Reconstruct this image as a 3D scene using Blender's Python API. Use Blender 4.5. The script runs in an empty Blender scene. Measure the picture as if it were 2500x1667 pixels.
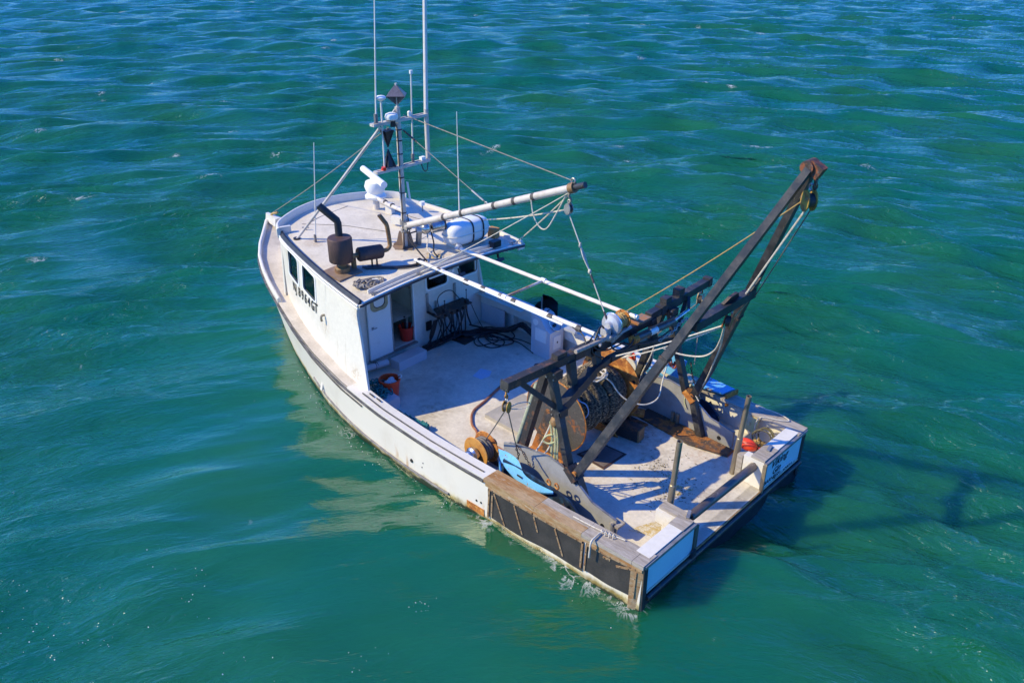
import bpy, bmesh, math, random
import numpy as np
from mathutils import Vector, Matrix

random.seed(7)
scene = bpy.context.scene
COL = scene.collection
PI = math.pi

# ------------------------------------------------------------------ camera
cam_d = bpy.data.cameras.new("camera")
cam = bpy.data.objects.new("camera", cam_d)
COL.objects.link(cam)
R = [(-0.716869, -0.697192, 0.004659), (-0.327751, 0.331088, -0.884851), (0.615368, -0.635849, -0.465852)]
cam.matrix_world = Matrix(((R[0][0], -R[1][0], -R[2][0], -4.543366),
                           (R[0][1], -R[1][1], -R[2][1], 9.542637),
                           (R[0][2], -R[1][2], -R[2][2], 8.605813),
                           (0, 0, 0, 1)))
cam_d.sensor_width = 36.0
cam_d.lens = 29.024
cam_d.clip_start = 0.1
cam_d.clip_end = 9000.0
scene.camera = cam

# ------------------------------------------------------------------ sky, sun, exposure
SUN = Vector((0.73, 0.95, 1.0)).normalized()
world = bpy.data.worlds.new("World")
scene.world = world
world.use_nodes = True
wn, wl = world.node_tree.nodes, world.node_tree.links
wn.clear()
w_out = wn.new("ShaderNodeOutputWorld")
w_bg = wn.new("ShaderNodeBackground")
w_sky = wn.new("ShaderNodeTexSky")
w_sky.sky_type = 'NISHITA'
w_sky.sun_disc = False
w_sky.sun_elevation = math.asin(SUN.z)
w_sky.sun_rotation = math.atan2(SUN.x, SUN.y)
w_sky.altitude = 0
w_sky.air_density = 1.1
w_sky.dust_density = 0.6
w_sky.ozone_density = 4.0
w_hs = wn.new("ShaderNodeHueSaturation")
w_hs.inputs["Saturation"].default_value = 1.35
w_tint = wn.new("ShaderNodeMix")                       # a deep clear blue sky, the same tint over the whole dome
w_tint.data_type = 'RGBA'
w_tint.blend_type = 'MULTIPLY'
w_tint.inputs[0].default_value = 1.0
w_tint.inputs[7].default_value = (0.38, 0.74, 1.42, 1.0)
wl.new(w_sky.outputs[0], w_hs.inputs["Color"])
wl.new(w_hs.outputs[0], w_tint.inputs[6])
wl.new(w_tint.outputs[2], w_bg.inputs[0])
w_bg.inputs[1].default_value = 0.15
wl.new(w_bg.outputs[0], w_out.inputs[0])
sun_d = bpy.data.lights.new("sun", 'SUN')
sun_d.energy = 3.8
sun_d.angle = math.radians(0.55)
sun_d.color = (1.0, 0.87, 0.50)
sun = bpy.data.objects.new("sun", sun_d)
sun.rotation_euler = SUN.to_track_quat('Z', 'Y').to_euler()
sun.location = (20, 24, 28)
COL.objects.link(sun)
scene.view_settings.view_transform = 'Standard'
scene.view_settings.look = 'None'
scene.view_settings.gamma = 1.0
scene.view_settings.use_curve_mapping = False
scene.view_settings.exposure = 0.5
scene.cycles.max_bounces = 8
scene.cycles.caustics_reflective = False
scene.cycles.caustics_refractive = False
scene.cycles.sample_clamp_indirect = 6.0
scene.cycles.sample_clamp_direct = 1.6

# ------------------------------------------------------------------ materials
def nodes_of(name):
    m = bpy.data.materials.new(name)
    m.use_nodes = True
    return m, m.node_tree.nodes, m.node_tree.links, m.node_tree.nodes["Principled BSDF"]

def rgba(c):
    return (c[0], c[1], c[2], 1.0)

def M(name, c1, c2=None, scale=3.0, lo=0.48, hi=0.62, c3=None, scale3=9.0, lo3=0.6, hi3=0.68,
      rough=0.5, rough2=None, metal=0.0, bump=0.15, bscale=40.0, var=0.10, stretch=(1, 1, 1), detail=6.0, spec=0.5, streak=None, spots=()):
    """paint / metal / wood: base colour, blotches of a second and third colour, fine mottling and relief"""
    m, n, l, b = nodes_of(name)
    tc = n.new("ShaderNodeTexCoord")
    mp = n.new("ShaderNodeMapping")
    mp.inputs["Scale"].default_value = stretch
    l.new(tc.outputs["Object"], mp.inputs[0])
    def noise(s, d=6.0, r=0.6):
        t = n.new("ShaderNodeTexNoise")
        t.inputs["Scale"].default_value = s
        t.inputs["Detail"].default_value = d
        t.inputs["Roughness"].default_value = r
        l.new(mp.outputs[0], t.inputs["Vector"])
        return t
    def ramp(src, a, z):
        r = n.new("ShaderNodeMapRange")
        r.inputs["From Min"].default_value = a
        r.inputs["From Max"].default_value = z
        l.new(src, r.inputs["Value"])
        return r.outputs[0]
    def mix(f, a, c, mode='MIX'):
        x = n.new("ShaderNodeMix")
        x.data_type = 'RGBA'
        x.blend_type = mode
        if isinstance(f, float): x.inputs[0].default_value = f
        else: l.new(f, x.inputs[0])
        if isinstance(a, tuple): x.inputs[6].default_value = a
        else: l.new(a, x.inputs[6])
        if isinstance(c, tuple): x.inputs[7].default_value = c
        else: l.new(c, x.inputs[7])
        return x.outputs[2]
    col = rgba(c1)
    fac = None
    if c2 is not None:
        fac = ramp(noise(scale, detail, 0.65).outputs[0], lo, hi)
        col = mix(fac, col, rgba(c2))
    if c3 is not None:
        col = mix(ramp(noise(scale3, 8.0, 0.7).outputs[0], lo3, hi3), col, rgba(c3))
    if streak is not None:                               # runs of dirt or rust down upright faces
        m2 = n.new("ShaderNodeMapping"); m2.inputs["Scale"].default_value = (1.0, 1.0, 0.09)
        l.new(tc.outputs["Object"], m2.inputs[0])
        t = n.new("ShaderNodeTexNoise"); t.inputs["Scale"].default_value = streak[1]; t.inputs["Detail"].default_value = 7.0; t.inputs["Roughness"].default_value = 0.65
        l.new(m2.outputs[0], t.inputs["Vector"])
        col = mix(ramp(t.outputs[0], streak[2], streak[3]), col, rgba(streak[0]))
    for (sx, sy, sz, sr, sc, amt) in spots:              # stains with a place of their own
        vm = n.new("ShaderNodeVectorMath"); vm.operation = 'DISTANCE'
        l.new(tc.outputs["Object"], vm.inputs[0]); vm.inputs[1].default_value = (sx - 6.0, sy, sz)
        f1 = ramp(vm.outputs["Value"], sr, sr * 0.25)
        f2 = ramp(noise(6.0 / max(sr, .3), 7.0, 0.65).outputs[0], 0.40, 0.66)
        mm = n.new("ShaderNodeMath"); mm.operation = 'MULTIPLY'; l.new(f1, mm.inputs[0]); l.new(f2, mm.inputs[1])
        m3 = n.new("ShaderNodeMath"); m3.operation = 'MULTIPLY'; l.new(mm.outputs[0], m3.inputs[0]); m3.inputs[1].default_value = amt
        col = mix(m3.outputs[0], col, rgba(sc))
    fine = noise(bscale, 4.0, 0.6)
    g = n.new("ShaderNodeMapRange")
    g.inputs["From Min"].default_value = 0.3
    g.inputs["From Max"].default_value = 0.7
    g.inputs["To Min"].default_value = 1.0 - var
    g.inputs["To Max"].default_value = 1.0 + var
    l.new(fine.outputs[0], g.inputs["Value"])
    cc = n.new("ShaderNodeCombineColor")
    for i in range(3): l.new(g.outputs[0], cc.inputs[i])
    col = mix(1.0, col, cc.outputs[0], 'MULTIPLY')
    l.new(col, b.inputs["Base Color"])
    b.inputs["Roughness"].default_value = rough
    if rough2 is not None and fac is not None:
        rr = n.new("ShaderNodeMapRange")
        rr.inputs["To Min"].default_value = rough
        rr.inputs["To Max"].default_value = rough2
        l.new(fac, rr.inputs["Value"])
        l.new(rr.outputs[0], b.inputs["Roughness"])
    b.inputs["Metallic"].default_value = metal
    b.inputs["Specular IOR Level"].default_value = spec
    if bump:
        bp = n.new("ShaderNodeBump")
        bp.inputs["Strength"].default_value = bump
        bp.inputs["Distance"].default_value = 0.01
        l.new(fine.outputs[0], bp.inputs["Height"])
        l.new(bp.outputs[0], b.inputs["Normal"])
    return m

white = M("white_gelcoat", (0.73, 0.685, 0.60), (0.64, 0.59, 0.50), 1.6, 0.55, 0.75, (0.42, 0.34, 0.24), 7, 0.66, 0.78, rough=0.35, bump=0.05, bscale=14, var=0.05, streak=((0.50, 0.42, 0.30), 5.0, 0.60, 0.78),
          spots=((6.45, 2.1, 2.3, .35, (0.45, .33, .18), .7), (7.7, 2.0, 1.55, .25, (.45, .33, .2), .6), (6.5, 2.2, 1.1, .25, (.42, .3, .16), .7), (0.3, 1.0, .6, .4, (.45, .34, .2), .5)))
white_clean = M("white_plastic", (0.82, 0.82, 0.80), (0.72, 0.71, 0.68), 3, 0.55, 0.7, rough=0.35, bump=0.04, var=0.04)
deckp = M("deck_paint", (0.72, 0.65, 0.54), (0.58, 0.515, 0.415), 1.6, 0.42, 0.64, (0.30, 0.22, 0.14), 4.5, 0.60, 0.76, rough=0.6, bump=0.12, bscale=22, var=0.10,
          spots=((5.55, 1.2, .3, .55, (.30, .23, .15), .85), (1.0, 0.1, .3, .9, (.40, .30, .16), .6), (1.7, -.4, .3, .6, (.22, .17, .11), .55), (2.6, .9, .3, .9, (.38, .17, .05), .6), (2.4, -.9, .3, .8, (.36, .17, .06), .7),
                 (4.2, .9, .3, .9, (.42, .34, .25), .6), (1.1, -1.2, .3, .6, (.40, .22, .09), .6), (3.8, 1.5, .3, .5, (.40, .21, .08), .6), (.5, -.2, .3, .7, (.34, .28, .22), .6), (6.4, .6, .3, .9, (.40, .34, .27), .5), (5.9, -.9, .3, .8, (.42, .37, .30), .5)))
roofp = M("roof_paint", (0.72, 0.645, 0.515), (0.60, 0.53, 0.41), 1.7, 0.44, 0.66, (0.34, 0.25, 0.18), 5, 0.62, 0.78, rough=0.6, bump=0.1, bscale=24, var=0.08,
          spots=((6.95, -.15, 2.6, .50, (.36, .22, .10), .95), (7.6, 1.5, 2.57, .55, (.33, .21, .13), .8), (7.3, 1.0, 2.6, .4, (.36, .25, .16), .6), (8.99, 1.18, 2.69, .28, (.42, .27, .14), .9), (7.7, 0, 2.65, .5, (.38, .28, .18), .7), (8.8, .3, 2.7, .8, (.48, .42, .35), .5), (6.7, 1.7, 2.5, .4, (.42, .35, .26), .6), (9.4, -.6, 2.75, .7, (.48, .42, .36), .5), (6.6, -1.9, 2.5, .35, (.42, .3, .18), .7)))
sidedeck = M("side_deck_paint", (0.64, 0.565, 0.465), (0.50, 0.43, 0.34), 2.2, 0.42, 0.66, (0.33, 0.25, 0.18), 8, 0.66, 0.8, rough=0.65, bump=0.12, bscale=28, var=0.1)
grayp = M("gray_paint", (0.33, 0.32, 0.31), (0.27, 0.26, 0.25), 3, 0.45, 0.65, (0.36, 0.27, 0.15), 6, 0.72, 0.80, rough=0.5, bump=0.08, var=0.06)
console_m = M("console_gray", (0.56, 0.57, 0.60), (0.50, 0.50, 0.52), 2.5, 0.5, 0.7, rough=0.4, bump=0.05, var=0.04)
black = M("black_steel", (0.026, 0.026, 0.029), (0.060, 0.056, 0.057), 5, 0.45, 0.62, (0.22, 0.17, 0.14), 17, 0.68, 0.72, rough=0.42, rough2=0.6, bump=0.25, bscale=30, var=0.25)
black_rusty = M("black_rusty_steel", (0.035, 0.031, 0.030), (0.14, 0.065, 0.035), 6, 0.52, 0.62, (0.34, 0.29, 0.25), 16, 0.63, 0.69, rough=0.6, bump=0.3, bscale=36, var=0.25)
rust = M("orange_rust", (0.50, 0.185, 0.035), (0.27, 0.08, 0.02), 5, 0.46, 0.62, (0.62, 0.32, 0.08), 11, 0.54, 0.66, rough=0.85, bump=0.6, bscale=22, var=0.25)
rust_dark = M("dark_rust", (0.07, 0.05, 0.04), (0.34, 0.125, 0.03), 4, 0.48, 0.58, (0.34, 0.20, 0.08), 14, 0.62, 0.70, rough=0.75, bump=0.5, bscale=24, var=0.3)
rust_brown = M("exhaust_rust", (0.115, 0.062, 0.05), (0.065, 0.043, 0.042), 3, 0.42, 0.62, (0.22, 0.11, 0.055), 8, 0.60, 0.72, rough=0.6, bump=0.12, bscale=30, var=0.15, metal=0.2, stretch=(1, 1, 0.5))
rust_tan = M("tan_rust", (0.30, 0.17, 0.07), (0.19, 0.10, 0.045), 7, 0.42, 0.6, (0.40, 0.30, 0.16), 12, 0.60, 0.68, rough=0.6, bump=0.2, var=0.18)
soot = M("sooty_pipe", (0.03, 0.028, 0.028), (0.06, 0.05, 0.045), 6, 0.5, 0.65, rough=0.55, bump=0.12, var=0.2)
wood_gray = M("weathered_wood", (0.40, 0.35, 0.30), (0.28, 0.235, 0.19), 6, 0.42, 0.62, (0.50, 0.44, 0.37), 14, 0.58, 0.68, rough=0.85, bump=0.5, bscale=26, var=0.18, stretch=(0.35, 2.6, 2.6))
wood_brown = M("stained_rail_wood", (0.40, 0.27, 0.145), (0.32, 0.155, 0.05), 3.5, 0.45, 0.62, (0.52, 0.44, 0.34), 9, 0.58, 0.68, rough=0.75, bump=0.35, bscale=24, var=0.2, stretch=(0.5, 2.2, 2.2))
batten_m = M("batten_steel", (0.34, 0.235, 0.135), (0.25, 0.13, 0.055), 9, 0.45, 0.6, (0.42, 0.35, 0.26), 18, 0.6, 0.68, rough=0.7, bump=0.25, var=0.15)
rubber = M("rubber_sheet", (0.030, 0.027, 0.026), (0.055, 0.048, 0.044), 3.5, 0.42, 0.65, (0.15, 0.135, 0.12), 26, 0.70, 0.76, rough=0.65, bump=0.25, bscale=60, var=0.2)
rubstrip = M("rub_strip", (0.045, 0.042, 0.042), (0.13, 0.12, 0.115), 8, 0.45, 0.6, rough=0.6, bump=0.2, var=0.2, stretch=(0.4, 3, 3))
rubgray = M("gray_rub_strip", (0.17, 0.155, 0.15), (0.26, 0.24, 0.22), 7, 0.45, 0.6, rough=0.6, bump=0.15, var=0.15)
blue = M("blue_door_paint", (0.13, 0.40, 0.68), (0.15, 0.44, 0.70), 4, 0.45, 0.65, (0.27, 0.13, 0.06), 6, 0.585, 0.63, rough=0.5, bump=0.2, var=0.12)
transom_blue = M("transom_paint", (0.62, 0.78, 0.82), (0.55, 0.72, 0.78), 2, 0.45, 0.65, (0.30, 0.36, 0.40), 10, 0.74, 0.8, rough=0.35, bump=0.04, var=0.04)
navy = M("dark_bottom_paint", (0.018, 0.019, 0.022), (0.05, 0.045, 0.035), 5, 0.5, 0.66, rough=0.5, bump=0.1, var=0.2)
galv = M("galvanised_steel", (0.40, 0.39, 0.37), (0.30, 0.28, 0.26), 7, 0.45, 0.6, rough=0.45, metal=0.6, bump=0.1, var=0.12)
stain_pipe = M("worn_pipe", (0.33, 0.27, 0.185), (0.20, 0.16, 0.115), 5, 0.42, 0.62, (0.45, 0.40, 0.33), 14, 0.6, 0.7, rough=0.4, metal=0.5, bump=0.12, var=0.15, stretch=(1, 1, 0.35))
chrome = M("polished_metal", (0.62, 0.61, 0.58), (0.40, 0.38, 0.35), 9, 0.5, 0.62, rough=0.22, metal=0.9, bump=0.05, var=0.08)
castgray = M("winch_housing", (0.48, 0.49, 0.52), (0.38, 0.38, 0.40), 6, 0.5, 0.65, (0.25, 0.14, 0.07), 12, 0.66, 0.72, rough=0.4, metal=0.2, bump=0.12, var=0.1)
mastp = M("mast_paint", (0.62, 0.56, 0.50), (0.50, 0.43, 0.36), 5, 0.48, 0.64, (0.30, 0.17, 0.08), 9, 0.70, 0.76, rough=0.45, bump=0.06, var=0.07)
pipew = M("white_pipe_paint", (0.78, 0.73, 0.66), (0.68, 0.60, 0.50), 5, 0.5, 0.66, (0.36, 0.19, 0.07), 8, 0.68, 0.75, rough=0.45, bump=0.06, var=0.06)
tape = M("dark_band", (0.06, 0.05, 0.047), (0.10, 0.085, 0.075), 12, 0.45, 0.6, rough=0.6, bump=0.1, var=0.2)
orange = M("orange_plastic", (0.78, 0.075, 0.02), (0.68, 0.06, 0.018), 5, 0.5, 0.65, rough=0.38, bump=0.05, var=0.06)
redp = M("red_plastic", (0.68, 0.035, 0.018), (0.58, 0.03, 0.016), 5, 0.5, 0.65, rough=0.38, bump=0.05, var=0.06)
brick_m = M("timber_block", (0.52, 0.25, 0.085), (0.43, 0.19, 0.06), 8, 0.42, 0.62, rough=0.8, bump=0.3, var=0.15, stretch=(1, 1, 3))
hose_m = M("black_rubber_hose", (0.012, 0.012, 0.014), (0.025, 0.024, 0.026), 8, 0.5, 0.65, rough=0.42, bump=0.1, var=0.2)
hose_red = M("red_brown_hose", (0.27, 0.10, 0.055), (0.36, 0.18, 0.10), 6, 0.45, 0.62, rough=0.55, bump=0.1, var=0.12)
wire = M("steel_wire", (0.17, 0.155, 0.145), (0.27, 0.23, 0.19), 30, 0.45, 0.6, rough=0.5, metal=0.4, bump=0.3, bscale=150, var=0.2)
def rope_mat(name, c, c2):
    return M(name, c, c2, 22, 0.44, 0.6, rough=0.85, bump=0.6, bscale=110, var=0.22)
rope_white = rope_mat("white_rope", (0.66, 0.60, 0.50), (0.52, 0.45, 0.35))
rope_teal = rope_mat("teal_twine", (0.018, 0.17, 0.175), (0.03, 0.26, 0.25))
rope_green = rope_mat("pale_green_rope", (0.42, 0.43, 0.22), (0.55, 0.50, 0.30))
rope_yellow = rope_mat("tan_line", (0.50, 0.33, 0.12), (0.40, 0.25, 0.09))
rope_dark = rope_mat("dirty_rope", (0.24, 0.205, 0.165), (0.34, 0.30, 0.25))
rag = M("white_rag", (0.74, 0.73, 0.74), (0.55, 0.56, 0.62), 14, 0.45, 0.6, rough=0.9, bump=0.4, bscale=50, var=0.1)
cream = M("cream_lining", (0.68, 0.58, 0.42), (0.58, 0.47, 0.32), 3, 0.45, 0.65, rough=0.6, bump=0.05, var=0.06)
dark_in = M("dark_cabinet", (0.035, 0.035, 0.038), (0.055, 0.052, 0.05), 4, 0.45, 0.62, rough=0.5, bump=0.05, var=0.1)
brownm = M("mast_base_paint", (0.27, 0.185, 0.125), (0.21, 0.14, 0.09), 5, 0.45, 0.62, rough=0.6, bump=0.12, var=0.12)
ink = M("black_lettering", (0.012, 0.012, 0.014), None, rough=0.5, bump=0.0, var=0.05)
tan_win = M("tan_window_frame", (0.40, 0.34, 0.20), (0.33, 0.27, 0.15), 6, 0.45, 0.6, rough=0.5, bump=0.05)
yellowp = M("yellow_block_paint", (0.52, 0.30, 0.05), (0.25, 0.11, 0.03), 9, 0.45, 0.58, (0.60, 0.50, 0.34), 16, 0.6, 0.68, rough=0.6, bump=0.3, var=0.2)
twig_m = M("weed_bits", (0.06, 0.045, 0.02), (0.12, 0.085, 0.03), 30, 0.45, 0.6, rough=0.9, bump=0.0)
stain_y = M("yellow_stain", (0.52, 0.36, 0.12), (0.62, 0.52, 0.34), 9, 0.42, 0.6, (0.66, 0.60, 0.50), 20, 0.5, 0.62, rough=0.75, bump=0.1)
patchb = M("blue_patch_paint", (0.42, 0.56, 0.74), (0.50, 0.58, 0.70), 5, 0.4, 0.65, rough=0.6, bump=0.08)
sail_black = M("black_sheet", (0.02, 0.02, 0.025), (0.04, 0.04, 0.045), 6, 0.45, 0.6, rough=0.45, bump=0.1)
sail_gray = M("gray_reflector_sheet", (0.20, 0.18, 0.19), (0.14, 0.125, 0.13), 6, 0.45, 0.6, rough=0.4, metal=0.4, bump=0.1)

def glass_mat(name, tint, clear):
    m, n, l, b = nodes_of(name)
    n.remove(b)
    out = n["Material Output"]
    tr = n.new("ShaderNodeBsdfTransparent")
    tr.inputs[0].default_value = rgba(clear)
    gl = n.new("ShaderNodeBsdfGlossy")
    gl.inputs["Roughness"].default_value = 0.03
    gl.inputs[0].default_value = rgba(tint)
    fr = n.new("ShaderNodeFresnel")
    fr.inputs[0].default_value = 1.5
    mx = n.new("ShaderNodeMixShader")
    l.new(fr.outputs[0], mx.inputs[0])
    l.new(tr.outputs[0], mx.inputs[1])
    l.new(gl.outputs[0], mx.inputs[2])
    l.new(mx.outputs[0], out.inputs[0])
    return m
glass = glass_mat("window_glass", (1, 1, 1), (0.62, 0.68, 0.66))
plexi = glass_mat("clear_plastic", (1, 1, 1), (0.74, 0.80, 0.82))

def hull_material():
    m, n, l, b = nodes_of("hull_gelcoat")
    tc = n.new("ShaderNodeTexCoord")
    sep = n.new("ShaderNodeSeparateXYZ")
    l.new(tc.outputs["Object"], sep.inputs[0])
    def noise(s, st=(1, 1, 1), d=6.0):
        mp = n.new("ShaderNodeMapping"); mp.inputs["Scale"].default_value = st
        l.new(tc.outputs["Object"], mp.inputs[0])
        t = n.new("ShaderNodeTexNoise")
        t.inputs["Scale"].default_value = s; t.inputs["Detail"].default_value = d; t.inputs["Roughness"].default_value = 0.65
        l.new(mp.outputs[0], t.inputs["Vector"])
        return t.outputs[0]
    def mr(src, a, z, o0=0.0, o1=1.0):
        r = n.new("ShaderNodeMapRange")
        r.inputs["From Min"].default_value = a; r.inputs["From Max"].default_value = z
        r.inputs["To Min"].default_value = o0; r.inputs["To Max"].default_value = o1
        l.new(src, r.inputs["Value"])
        return r.outputs[0]
    def math_(op, a, c):
        x = n.new("ShaderNodeMath"); x.operation = op
        for i, v in enumerate((a, c)):
            if isinstance(v, float): x.inputs[i].default_value = v
            else: l.new(v, x.inputs[i])
        return x.outputs[0]
    def mix(f, a, c):
        x = n.new("ShaderNodeMix"); x.data_type = 'RGBA'
        l.new(f, x.inputs[0])
        for i, v in ((6, a), (7, c)):
            if isinstance(v, tuple): x.inputs[i].default_value = v
            else: l.new(v, x.inputs[i])
        return x.outputs[2]
    z = sep.outputs[2]
    wob = math_('ADD', z, mr(noise(2.2, (1, 1, 0.3)), 0.3, 0.7, -0.06, 0.06))
    col = mix(mr(noise(1.2), 0.5, 0.8), rgba((0.79, 0.715, 0.62)), rgba((0.69, 0.61, 0.51)))
    col = mix(mr(noise(16, (1.0, 1.0, 0.35)), 0.70, 0.76), col, rgba((0.50, 0.45, 0.38)))
    drip = math_('MULTIPLY', mr(noise(7.0, (1.0, 1.0, 0.12)), 0.58, 0.68), mr(noise(1.1), 0.46, 0.60))
    col = mix(math_('MULTIPLY', drip, mr(z, 0.55, 0.10)), col, rgba((0.50, 0.25, 0.07)))
    # streaked yellowish boot-top, then brown-green growth at the waterline
    col = mix(math_('MULTIPLY', mr(wob, 0.20, 0.10), mr(noise(3.0, (1, 1, 0.4)), 0.35, 0.6)), col, rgba((0.72, 0.60, 0.33)))
    col = mix(math_('MULTIPLY', mr(wob, 0.13, 0.07), mr(noise(5.0), 0.30, 0.55, 0.35, 1.0)), col, rgba((0.28, 0.20, 0.06)))
    col = mix(mr(wob, 0.05, 0.015), col, rgba((0.035, 0.042, 0.018)))
    l.new(col, b.inputs["Base Color"])
    b.inputs["Roughness"].default_value = 0.35
    bp = n.new("ShaderNodeBump"); bp.inputs["Strength"].default_value = 0.06; bp.inputs["Distance"].default_value = 0.02
    l.new(noise(4.0), bp.inputs["Height"]); l.new(bp.outputs[0], b.inputs["Normal"])
    return m
hull_m = hull_material()

def net_material():
    m, n, l, b = nodes_of("net_twine")
    at = n.new("ShaderNodeAttribute"); at.attribute_name = "rib"
    tc = n.new("ShaderNodeTexCoord")
    t = n.new("ShaderNodeTexNoise"); t.inputs["Scale"].default_value = 28; t.inputs["Detail"].default_value = 6
    l.new(tc.outputs["Object"], t.inputs["Vector"])
    ad = n.new("ShaderNodeMath"); ad.operation = 'ADD'
    l.new(at.outputs["Fac"], ad.inputs[0]); l.new(t.outputs[0], ad.inputs[1])
    r = n.new("ShaderNodeMapRange"); r.inputs["From Min"].default_value = 0.98; r.inputs["From Max"].default_value = 1.12
    l.new(ad.outputs[0], r.inputs["Value"])
    x = n.new("ShaderNodeMix"); x.data_type = 'RGBA'
    l.new(r.outputs[0], x.inputs[0])
    x.inputs[6].default_value = rgba((0.020, 0.018, 0.017)); x.inputs[7].default_value = rgba((0.46, 0.34, 0.19))
    l.new(x.outputs[2], b.inputs["Base Color"]); b.inputs["Roughness"].default_value = 0.85
    return m
net_m = net_material()

# ------------------------------------------------------------------ mesh helpers
ORIGIN = {}
class MB:
    def __init__(s):
        s.bm = bmesh.new()
    def face(s, pts):
        vs = [s.bm.verts.new(Vector(p)) for p in pts]
        try: s.bm.faces.new(vs)
        except ValueError: pass
        return s
    def hexa(s, lo, hi):
        """two quads (4 corners each, same winding) joined into a solid"""
        a = [s.bm.verts.new(Vector(p)) for p in lo]
        b = [s.bm.verts.new(Vector(p)) for p in hi]
        s.bm.faces.new(a[::-1]); s.bm.faces.new(b)
        for i in range(4):
            j = (i + 1) % 4
            s.bm.faces.new([a[i], a[j], b[j], b[i]])
        return s
    def box(s, c, size, rz=0.0, rx=0.0, ry=0.0):
        rot = Matrix.Rotation(rz, 3, 'Z') @ Matrix.Rotation(ry, 3, 'Y') @ Matrix.Rotation(rx, 3, 'X')
        c = Vector(c); h = [v / 2 for v in size]
        f = lambda x, y, z: c + rot @ Vector((x * h[0], y * h[1], z * h[2]))
        return s.hexa([f(-1, -1, -1), f(1, -1, -1), f(1, 1, -1), f(-1, 1, -1)],
                      [f(-1, -1, 1), f(1, -1, 1), f(1, 1, 1), f(-1, 1, 1)])
    def beam(s, p0, p1, w, h=None, up=(0, 0, 1), w1=None, h1=None):
        h = h or w; w1 = w1 or w; h1 = h1 or h
        p0, p1 = Vector(p0), Vector(p1)
        d = (p1 - p0).normalized(); u = Vector(up)
        if abs(d.dot(u)) > 0.98: u = Vector((1, 0, 0))
        a = d.cross(u).normalized(); b = a.cross(d).normalized()
        q = lambda p, x, y: [p - a * x / 2 - b * y / 2, p + a * x / 2 - b * y / 2, p + a * x / 2 + b * y / 2, p - a * x / 2 + b * y / 2]
        return s.hexa(q(p0, w, h), q(p1, w1, h1))
    def prism(s, pts, vec):
        vec = Vector(vec)
        a = [s.bm.verts.new(Vector(p)) for p in pts]
        b = [s.bm.verts.new(Vector(p) + vec) for p in pts]
        n = len(a)
        s.bm.faces.new(a[::-1]); s.bm.faces.new(b)
        for i in range(n):
            j = (i + 1) % n
            s.bm.faces.new([a[i], a[j], b[j], b[i]])
        return s
    def tube(s, pts, r, seg=8, closed=False, r1=None):
        pts = [Vector(p) for p in pts]
        n = len(pts)
        rings = []
        up = Vector((0, 0, 1))
        prev = None
        for i, p in enumerate(pts):
            if closed: d = pts[(i + 1) % n] - pts[i - 1]
            else: d = pts[min(i + 1, n - 1)] - pts[max(i - 1, 0)]
            d.normalize()
            if prev is None:
                u = up if abs(d.dot(up)) < 0.95 else Vector((1, 0, 0))
                a = d.cross(u).normalized()
            else:
                a = prev - d * prev.dot(d)
                if a.length < 1e-5: a = d.orthogonal()
                a.normalize()
            prev = a
            b = d.cross(a)
            rr = r if r1 is None else r + (r1 - r) * i / max(1, n - 1)
            rings.append([s.bm.verts.new(p + (a * math.cos(2 * PI * k / seg) + b * math.sin(2 * PI * k / seg)) * rr) for k in range(seg)])
        m = n if closed else n - 1
        for i in range(m):
            A, B = rings[i], rings[(i + 1) % n]
            for k in range(seg):
                j = (k + 1) % seg
                s.bm.faces.new([A[k], A[j], B[j], B[k]])
        if not closed:
            s.bm.faces.new(rings[0][::-1]); s.bm.faces.new(rings[-1])
        return s
    def cyl(s, p0, p1, r, r1=None, seg=16):
        return s.tube([p0, p1], r, seg, r1=r if r1 is None else r1)
    def lathe(s, prof, c, axis=(0, 0, 1), seg=24):
        """profile of (radius, distance along axis)"""
        c = Vector(c); ax = Vector(axis).normalized()
        a = ax.orthogonal().normalized(); b = ax.cross(a)
        rings = []
        for r, h in prof:
            if r < 1e-5: rings.append([s.bm.verts.new(c + ax * h)])
            else: rings.append([s.bm.verts.new(c + ax * h + (a * math.cos(2 * PI * k / seg) + b * math.sin(2 * PI * k / seg)) * r) for k in range(seg)])
        for A, B in zip(rings[:-1], rings[1:]):
            for k in range(seg):
                j = (k + 1) % seg
                if len(A) == 1 and len(B) == 1: continue
                if len(A) == 1: s.bm.faces.new([A[0], B[j], B[k]])
                elif len(B) == 1: s.bm.faces.new([A[k], A[j], B[0]])
                else: s.bm.faces.new([A[k], A[j], B[j], B[k]])
        if len(rings[0]) > 1: s.bm.faces.new(rings[0][::-1])
        if len(rings[-1]) > 1: s.bm.faces.new(rings[-1])
        return s
    def torus(s, c, axis, R_, r, seg=24, sides=8):
        c = Vector(c); ax = Vector(axis).normalized()
        a = ax.orthogonal().normalized(); b = ax.cross(a)
        return s.tube([c + (a * math.cos(2 * PI * k / seg) + b * math.sin(2 * PI * k / seg)) * R_ for k in range(seg)], r, sides, closed=True)
    def ball(s, c, r, sc=(1, 1, 1), u=14, v=10, pw=1.0):
        c = Vector(c)
        prof = []
        sg = lambda x: math.copysign(abs(x) ** pw, x)
        rows = []
        for i in range(v + 1):
            t = PI * i / v - PI / 2
            if i in (0, v):
                rows.append([s.bm.verts.new(c + Vector((0, 0, sg(math.sin(t)) * r * sc[2])))])
            else:
                rows.append([s.bm.verts.new(c + Vector((sg(math.cos(t)) * sg(math.cos(2 * PI * k / u)) * r * sc[0],
                             sg(math.cos(t)) * sg(math.sin(2 * PI * k / u)) * r * sc[1], sg(math.sin(t)) * r * sc[2]))) for k in range(u)])
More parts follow.
